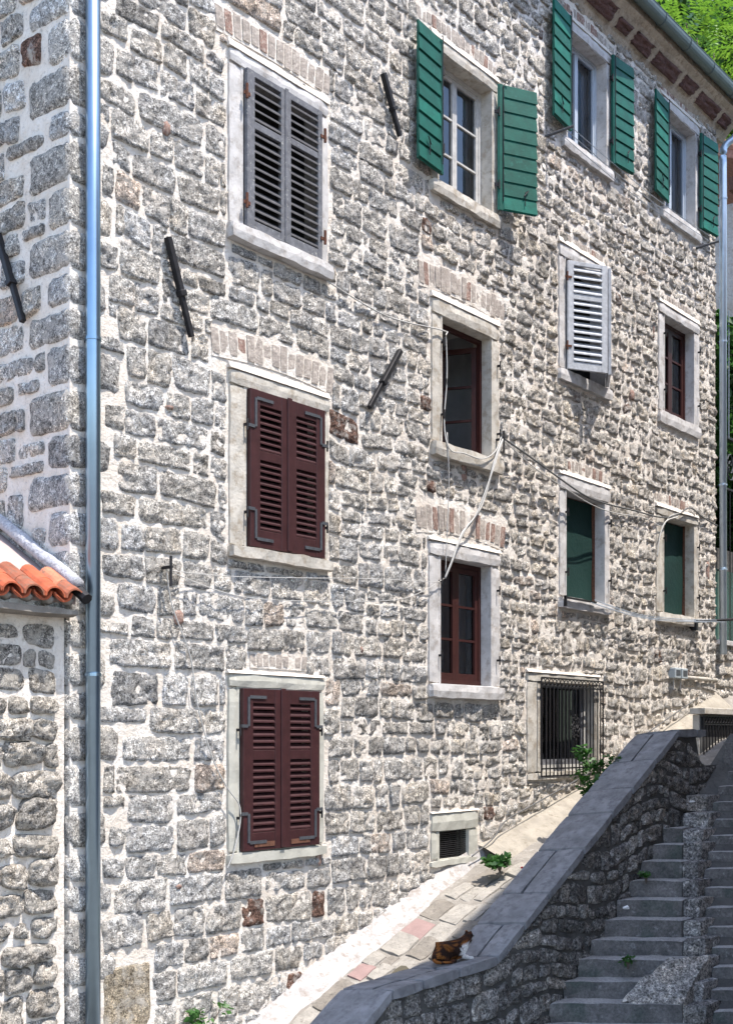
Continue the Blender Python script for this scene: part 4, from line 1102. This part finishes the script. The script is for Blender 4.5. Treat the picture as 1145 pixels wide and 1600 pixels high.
# palm
palm = tag(empty('palm_tree', (14.3, .5, 4)), 'small palm with narrow fronds beside the right downpipe', 'palm')
b = MB(); b.tube([(0, 0, -1), (.05, 0, 2), (0, 0, 5.0)], [.14, .12, .13], 10); b.build('trunk', 'bark', palm, smooth=True)
rpm = random.Random(2)
for i in range(22):
    a = rpm.uniform(0, 2 * math.pi); e = rpm.uniform(-.5, 1.0); L = rpm.uniform(.9, 1.3)
    d = Vector((math.cos(a) * math.cos(e), math.sin(a) * math.cos(e), math.sin(e))); c = Vector((0, 0, 5.0)) + d * .8
    m = MB(); m.tube([(0, 0, 5.0), c], [.018, .010], 5); sdv = d.cross(Vector((0, 0, 1))).normalized(); up = sdv.cross(d)
    for k in range(15):
        t = (k - 7) / 7 * 1.35; dd = (d * math.cos(t) + sdv * math.sin(t)).normalized(); wv = (sdv * math.cos(t) - d * math.sin(t)) * .018
        p1 = c + dd * L * .35; p2 = c + dd * L * .62 + Vector((0, 0, -.12 * abs(t) - .10))
        m.add([c, p1 + wv, p2, p1 - wv], [(0, 1, 2, 3)])
    m.build('frond', 'palmleaf', palm, fix=False)
# vines on the gate and dark shrub mass
rv = random.Random(6)
vine = tag(empty('climbing_vine', (13.4, .4, 4)), 'green climbing vine over the iron gate', 'vine')
leaves('foliage', 'leafsmall', vine, [((13.2 + rv.uniform(-.7, 1.0), .35 + rv.uniform(-.2, .3), 7.2 + rv.uniform(-.2, 2.2)), .32) for _ in range(22)], 2600, .16, rv, 1.6, origin=Vector((13.4, .4, 4)))
b = MB(); b.tube(sm([(0, 0, 0), (.1, .05, 2), (-.1, 0, 3.4), (.1, 0, 5)]), .03, 6); b.build('stem', 'bark', vine)
shrub = tag(empty('garden_shrub', (15, 1, 4)), 'dark garden shrub behind the gate right of the facade', 'shrub')
leaves('foliage', 'leafdark', shrub, [((14.8 + rv.uniform(-.6, 1.2), 1.1 + rv.uniform(-.3, .3), 4.5 + rv.uniform(0, 5.)), .5) for _ in range(40)], 6000, .2, rv, 1.8, origin=Vector((15, 1, 4)))
b = MB(); b.tube(sm([(0, 0, -.5), (.2, .1, 2), (0, .2, 4)]), .06, 6); b.build('stem', 'bark', shrub)
# wooded hill behind
b = MB(); vs = []; nxh, nyh = 30, 16
for i in range(nxh + 1):
    for j in range(nyh + 1):
        x = 20 + 180 * i / nxh; y = -20 + 160 * j / nyh; vs.append((x, y, -.4 + max(0, (x - 30)) * 1.3 + 2.5 * mn.noise(Vector((x * .06, y * .06, 0)))))
b.add(vs, [(i * (nyh + 1) + j, (i + 1) * (nyh + 1) + j, (i + 1) * (nyh + 1) + j + 1, i * (nyh + 1) + j + 1) for i in range(nxh) for j in range(nyh)])
tag(b.build('hillside', 'leafdark', smooth=True, fix=False), kind='structure')

# ------------------------------------------------------------------ house across the stairs (unseen; eave line shaped to shade them)
oh = tag(empty('opposite_house', (2, -4.9, 0)), 'plastered house across the stairs with overhanging eave', 'house')
OO = Vector((2, -4.9, 0)); ZO = 12.5; TAN = .37 / .93
EV = [(t + (.05 / .93) * (ZO - cop(t)), -(.97 + TAN * (ZO - cop(t)))) for t in (1.0, 2.0, 2.8, 3.55, 4.5, 5.5, 6.5, 7.35, 9.0, 16.)]
xa, xb = EV[0][0], EV[-1][0]
ye = lambda x: interp(EV, x)
b = MB(); vs = []
for x, y in EV: vs += [(x, y, ZO), (x, y, ZO + .12), (x, -9.5, ZO + 1.2), (x, -9.5, ZO)]
nE = len(EV)
b.add([Vector(p) - OO for p in vs], [(i * 4 + k, i * 4 + 4 + k, i * 4 + 4 + (k + 1) % 4, i * 4 + (k + 1) % 4) for i in range(nE - 1) for k in range(4)] + [(0, 1, 2, 3), tuple(range(4 * nE - 4, 4 * nE))])
b.build('roof', 'oldtile', oh)
b = MB(); vs = []
for x, y in EV: vs += [(x + .2, y - .35, -.4), (x + .2, y - .35, ZO - .002), (x + .2, -9.4, ZO - .002), (x + .2, -9.4, -.4)]
b.add([Vector(p) - OO for p in vs], [(i * 4 + k, i * 4 + 4 + k, i * 4 + 4 + (k + 1) % 4, i * 4 + (k + 1) % 4) for i in range(nE - 1) for k in range(4)] + [(0, 1, 2, 3), tuple(range(4 * nE - 4, 4 * nE))])
b.build('wall', 'pinkplaster', oh)
for x in (4.0, 7.0, 11.0):
    for z in (4.5, 7.4, 10.0):
        b = MB(); y = ye(x) - .35; b.box(x, x + 1, y - .05, y + .06, z, z + 1.4); b.v = [tuple(Vector(p) - OO) for p in b.v]; wq = b.build('shutter', 'green', oh)

# ------------------------------------------------------------------ cables, lines, boxes
def cable(pts, r, m, label, nm='cable', cat='cable', group=None, smooth_n=6):
    p0 = Vector(pts[0]); b = MB(); b.tube([p - p0 for p in sm(pts, smooth_n)], r, 6); o = b.build(nm, m, smooth=True); o.location = p0
    return tag(o, label, cat, group)
W_ = lambda x, z, y=.06: (x, -y, z)
cable([W_(5.95, 6.03, .12), W_(5.75, 5.75, .14), W_(5.55, 5.25, .12), W_(5.32, 4.98, .10), W_(5.12, 4.83, .12), W_(4.95, 4.53, .12), W_(4.87, 4.33, .08)], .012, 'cable', 'pale cable bundle slung from hook down across the lower brown window lintel')
cable([W_(5.95, 6.02, .12), W_(5.68, 5.6, .15), W_(5.40, 5.1, .13), W_(5.20, 4.9, .12), W_(4.99, 4.6, .12), W_(4.88, 4.36, .08)], .008, 'cable', 'thinner pale cable beside the slung cable bundle')
cable([W_(2.97, 6.99, .05), W_(3.9, 6.9, .05), W_(4.86, 7.0, .06), W_(4.90, 6.93, .07), W_(4.92, 6.5, .07), W_(4.87, 6.0, .07), W_(4.90, 5.72, .12), W_(5.15, 5.72, .13), W_(5.5, 5.72, .13), W_(5.78, 5.85, .12), W_(5.94, 6.05, .10)], .007, 'cable', 'pale cable running down left jamb of the open brown window')
cable([W_(4.88, 5.9, .10), W_(4.9, 5.4, .11), W_(4.9, 4.9, .09), W_(4.88, 4.4, .08)], .005, 'cable', 'thin wire hanging between the two middle brown windows')
cable([W_(5.95, 6.04, .12), W_(6.5, 5.92, .14), W_(7.1, 5.78, .16), W_(7.8, 5.66, .15), W_(8.5, 5.66, .10), W_(9.3, 5.70, .06), W_(10.1, 5.72, .06), W_(10.6, 5.82, .07), W_(11.0, 5.98, .09), W_(11.5, 5.92, .06), W_(12.05, 5.86, .06)], .011, 'darkcable', 'dark cable swagged from hook over the green blind windows')
cable([W_(5.95, 6.02, .12), W_(6.6, 5.80, .15), W_(7.3, 5.66, .17), W_(8.0, 5.58, .13), W_(8.7, 5.58, .08), W_(9.6, 5.64, .06), W_(10.15, 5.60, .06), W_(10.4, 5.78, .07), W_(11.0, 5.94, .09)], .006, 'cable', 'thin pale wire under the dark swagged cable')
cable([W_(10.0, 5.15, .06), W_(10.08, 5.45, .06), W_(10.25, 5.68, .07), W_(10.6, 5.79, .08)], .010, 'cable', 'short cable tail left of the far green blind')
cable([W_(.92, 4.0, .07), W_(1.6, 4.02, .06), W_(2.6, 4.10, .11), W_(3.6, 4.2, .05), W_(4.8, 4.28, .07)], .004, 'cable', 'thin wire stretched under the middle brown shutters')
cable([W_(.92, 4.0, .07), W_(1.8, 3.86, .06), W_(3.1, 3.93, .06), W_(4.2, 4.06, .06), W_(4.87, 4.33, .07)], .004, 'cable', 'second thin wire sagging below the stretched wire')
cable([W_(.93, 3.98, .07), W_(1.0, 3.7, .06), W_(1.2, 3.3, .06), W_(1.28, 2.9, .06), W_(1.45, 2.45, .06), W_(1.62, 2.18, .07), W_(1.76, 2.02, .08), W_(1.77, 1.85, .08), W_(1.70, 1.62, .08), W_(1.63, 1.46, .06)], .006, 'cable', 'loose cable looping down to the lowest brown shutters')
cable([W_(5.35, 1.30, .10), W_(5.75, 1.48, .12), W_(6.0, 1.66, .12), W_(6.6, 1.82, .12), W_(7.3, 2.0, .12), W_(8.0, 2.18, .12)], .008, 'darkcable', 'dark cable lying along the foot of the wall above vent')
cable([W_(8.5, 2.3, .13), W_(9.4, 2.62, .12), W_(10.4, 2.95, .12), W_(11.2, 3.2, .12)], .008, 'darkcable', 'dark cable along the upper cement fillet near meter boxes')
for x, z, l in ((5.95, 6.03, 'iron hook at right jamb of the open brown window'), (.92, 4.02, 'iron hook in the wall left of the brown shutters')):
    b = MB(); b.box(-.012, .012, -.14, .02, -.012, .012); b.tube([(0, -.13, -.16), (0, -.13, .09)], .012, 6); o = b.build('hook', 'iron'); o.location = (x, 0, z); tag(o, l, 'hook')
# clotheslines
cl = tag(empty('clothesline', (7.15, 0, 9.95)), 'clothesline on grey arms below the right pair of green shuttered windows', 'clothesline'); CO = Vector((7.15, 0, 9.95))
for x, z, l in ((7.08, 9.95, .36), (11.35, 9.90, .36)):
    b = MB(); b.tube([Vector((x, 0, z)) - CO, Vector((x + .06, -l, z + .04)) - CO], .018, 8); b.build('arm', 'steel', cl)
for k, (o, dz) in enumerate(((.16, .02), (.25, .03), (.33, .035))):
    b = MB(); b.tube([p - CO for p in sm([(7.1, -o, 9.95 + dz), (9.2, -o, 9.86 + dz), (11.38, -o, 9.91 + dz)])], .0045, 5); b.build('line', 'line', cl)
cl = tag(empty('clothesline', (7.3, 0, 4.3)), 'clothesline on dark bars below the green blind windows', 'clothesline'); CO = Vector((7.3, 0, 4.3))
b = MB(); b.box(7.36, 8.14, -.125, -.105, 4.335, 4.358); b.box(7.36, 7.385, -.13, -.095, 4.24, 4.37); b.v = [tuple(Vector(p) - CO) for p in b.v]; b.build('bar', 'iron', cl)
b = MB(); b.tube([Vector((11.2, -.10, 4.33)) - CO, Vector((11.9, -.42, 4.40)) - CO], .02, 8); b.box(11.16, 11.22, -.12, 0, 4.20, 4.36); b.v = b.v[:-8] + [tuple(Vector(p) - CO) for p in b.v[-8:]]; b.build('arm', 'iron', cl)
for k, (o, dz) in enumerate(((.11, .0), (.14, -.02), (.17, .015), (.20, -.01))):
    b = MB(); b.tube([p - CO for p in sm([(7.9 + .05 * k, -o, 4.35 + dz), (9.5, -o, 4.26 + dz), (11.3 + .12 * k, -o - .05 * k, 4.35 + dz)])], .0045, 5); b.build('line', 'line', cl)
# meter boxes with conduit
for x, l in ((10.45, 'left of the two small grey meter boxes on the wall'), (10.68, 'right of the two small grey meter boxes on the wall')):
    o = tag(empty('meter_box', (x, -.03, 3.47)), l, 'box', 'meter boxes')
    b = MB(); b.box(0, .19, -.09, .05, 0, .15); b.build('body', 'plasticbox', o, bevel=.01)
    b = MB(); b.box(.03, .16, -.095, -.089, .04, .12); b.build('lid', 'steel', o)
    b = MB(); b.tube([(.09, -.02, 0), (.09, -.02, -.16)], .012, 6); b.build('conduit', 'cable', o)
b = MB(); b.tube([(0, 0, 0), (1.15, 0, .0)], .028, 8); o = b.build('conduit', 'frame_stone', smooth=True); o.location = (10.9, -.05, 3.50); tag(o, 'pale horizontal conduit right of the meter boxes', 'pipe')

# ------------------------------------------------------------------ plants and litter
def plant(nm, label, loc, spots, n, size, seed, m='leafsmall'):
    rnd = random.Random(seed); o = tag(empty(nm, loc), label, 'plant')
    leaves('foliage', m, o, [(Vector(c), r) for c, r in spots], n, size, rnd, 1.5, .6, droop=0)
    b = MB()
    for c, r in spots[:6]: b.tube([(0, 0, -.06), Vector(c) * .5 + Vector((0, 0, .02)), c], [.007, .006, .003], 5)
    b.build('stem', 'bark', o); return o
rq = random.Random(12)
plant('wall_shrub', 'green leafy shrub growing behind the coping under barred window', (6.55, -.96, 1.75), [((rq.uniform(-.15, .35), rq.uniform(-.10, .12), rq.uniform(.15, .72) ), .09) for _ in range(16)], 700, .07, 1)
plant('weed', 'small green weed on the ramp below the vent', (5.12, -.62, 1.24), [((rq.uniform(-.13, .13), rq.uniform(-.1, .1), rq.uniform(.02, .09)), .06) for _ in range(9)], 240, .075, 2)
plant('weed', 'green weed at foot of the wall left of the ramp', (1.32, -.10, .0), [((rq.uniform(-.15, .2), rq.uniform(-.06, .02), rq.uniform(.05, .30)), .06) for _ in range(10)], 130, .07, 3)
plant('weed', 'tiny green weed on a stair tread', (5.25, -2.05, .36), [((rq.uniform(-.05, .05), rq.uniform(-.05, .05), rq.uniform(.02, .05)), .035) for _ in range(5)], 70, .05, 4, )
plant('weed', 'tiny green weed on an upper stair beside parapet', (6.25, -1.75, 1.10), [((rq.uniform(-.05, .05), rq.uniform(-.04, .04), rq.uniform(.02, .05)), .03) for _ in range(5)], 60, .045, 5)
def litter(x, y, z, s, l, m='paper'):
    q = MB(); q.add(*block(-s, s, -s * .7, s * .7, 0, s * .8, rq, cell=s * .7, amp=s * .5, rad=s * .4)); o = q.build('litter', m); o.location = (x, y, z); tag(o, l, 'litter')
litter(5.78, -1.75, .81, .045, 'crumpled white paper on a middle stair tread by parapet')
litter(7.42, -1.75, 1.87, .045, 'crumpled white paper on an upper stair tread by parapet')
litter(5.22, -.83, 1.23, .03, 'small red plastic scrap beside the weed on the ramp', 'red')

# ------------------------------------------------------------------ calico cat lying on the coping
def cat_mat():
    m, N, L, B = mat('calico_fur'); a = N.new('ShaderNodeAttribute'); a.attribute_name = 'tint'
    f = noi(N, L, pos(N), 120., 4, .7)
    c = mixc(N, L, a.outputs['Color'], ramp(N, L, f, [(.3, .5), (.7, 1.5)]), 1., 'MULTIPLY')
    L.new(c, B.inputs['Base Color']); B.inputs['Roughness'].default_value = .9; B.inputs['Specular IOR Level'].default_value = .1
    L.new(bump(N, L, f, .8, .01), B.inputs['Normal']); return m
M['fur'] = cat_mat()
def make_cat(loc, rz_):
    # joints: x forward, z up; lying with head raised
    J = {'rump': (-.18, 0, .055, .048), 'hip': (-.12, 0, .082, .074), 'mid': (-.03, 0, .098, .086), 'chest': (.07, .0, .105, .076), 'neck': (.135, 0, .158, .050),
         'head': (.185, .008, .205, .048), 'muzzle': (.222, .014, .192, .026), 'earL': (.172, .040, .262, .007), 'earR': (.178, -.030, .262, .007), 'earbL': (.178, .032, .238, .018), 'earbR': (.182, -.022, .238, .018),
         'kneeL': (-.07, .085, .05, .042), 'hockL': (-.10, .10, .022, .020), 'footL': (-.02, .105, .016, .015), 'kneeR': (-.07, -.085, .05, .042), 'hockR': (-.10, -.10, .022, .020), 'footR': (-.02, -.105, .016, .015),
         'elL': (.07, .06, .045, .028), 'wrL': (.15, .045, .020, .018), 'pwL': (.205, .04, .016, .016), 'elR': (.07, -.06, .045, .028), 'wrR': (.15, -.045, .020, .018), 'pwR': (.205, -.04, .016, .016),
         't1': (-.22, -.03, .035, .020), 't2': (-.23, -.09, .020, .017), 't3': (-.17, -.14, .018, .016), 't4': (-.09, -.15, .016, .010)}
    E_ = [('rump', 'hip'), ('hip', 'mid'), ('mid', 'chest'), ('chest', 'neck'), ('neck', 'head'), ('head', 'muzzle'), ('head', 'earbL'), ('earbL', 'earL'), ('head', 'earbR'), ('earbR', 'earR'),
          ('hip', 'kneeL'), ('kneeL', 'hockL'), ('hockL', 'footL'), ('hip', 'kneeR'), ('kneeR', 'hockR'), ('hockR', 'footR'), ('chest', 'elL'), ('elL', 'wrL'), ('wrL', 'pwL'), ('chest', 'elR'), ('elR', 'wrR'), ('wrR', 'pwR'),
          ('rump', 't1'), ('t1', 't2'), ('t2', 't3'), ('t3', 't4')]
    ks = list(J); me = bpy.data.meshes.new('cat_skeleton'); me.from_pydata([J[k][:3] for k in ks], [(ks.index(a), ks.index(c)) for a, c in E_], [])
    tmp = bpy.data.objects.new('cat_tmp', me); COL.objects.link(tmp)
    md = tmp.modifiers.new('skin', 'SKIN'); md.use_smooth_shade = True
    for i, k in enumerate(ks):
        sv = me.skin_vertices[0].data[i]; sv.radius = (J[k][3], J[k][3]); sv.use_root = (k == 'mid')
    sb = tmp.modifiers.new('sub', 'SUBSURF'); sb.levels = 2; sb.render_levels = 2
    dg = bpy.context.evaluated_depsgraph_get(); dg.update()
    nm_ = bpy.data.meshes.new_from_object(tmp.evaluated_get(dg)); bpy.data.objects.remove(tmp)
    a = nm_.attributes.new('tint', 'FLOAT_COLOR', 'POINT'); cols = []
    for v in nm_.vertices:
        p = v.co; n1 = mn.noise(p * 16 + Vector((3, 1, 2))); n2 = mn.noise(p * 16 + Vector((30, 11, 7)))
        c = (.022, .012, .009)
        if n1 > .22: c = (.20, .075, .02)
        elif n2 > .1: c = (.065, .027, .014)
        if p.x > .055 and p.z < .15 and p.x < .26 : c = (.62, .60, .57)
        if p.x > .19 and p.z < .20: c = (.60, .57, .52)
        cols += [*c, 1.]
    a.data.foreach_set('color', cols); nm_.name = 'cat'
    nm_.materials.clear(); nm_.materials.append(M['fur'])
    nm_.polygons.foreach_set('use_smooth', [True] * len(nm_.polygons))
    root = tag(empty('cat', loc), 'calico cat lying on the level coping with white chest', 'cat'); root.rotation_euler = (0, 0, rz_)
    o = bpy.data.objects.new('body', nm_); link(o, root)
    for y in (.030, -.004):
        bm = bmesh.new(); bmesh.ops.create_uvsphere(bm, u_segments=8, v_segments=6, radius=.008); e = bpy.data.meshes.new('eye'); bm.to_mesh(e); bm.free(); e.materials.append(M['greenglass'])
        eo = bpy.data.objects.new('eye', e); link(eo, root); eo.location = (.226, y, .212)
    return root
cat = make_cat((3.22, -1.34, .585), math.radians(-22))
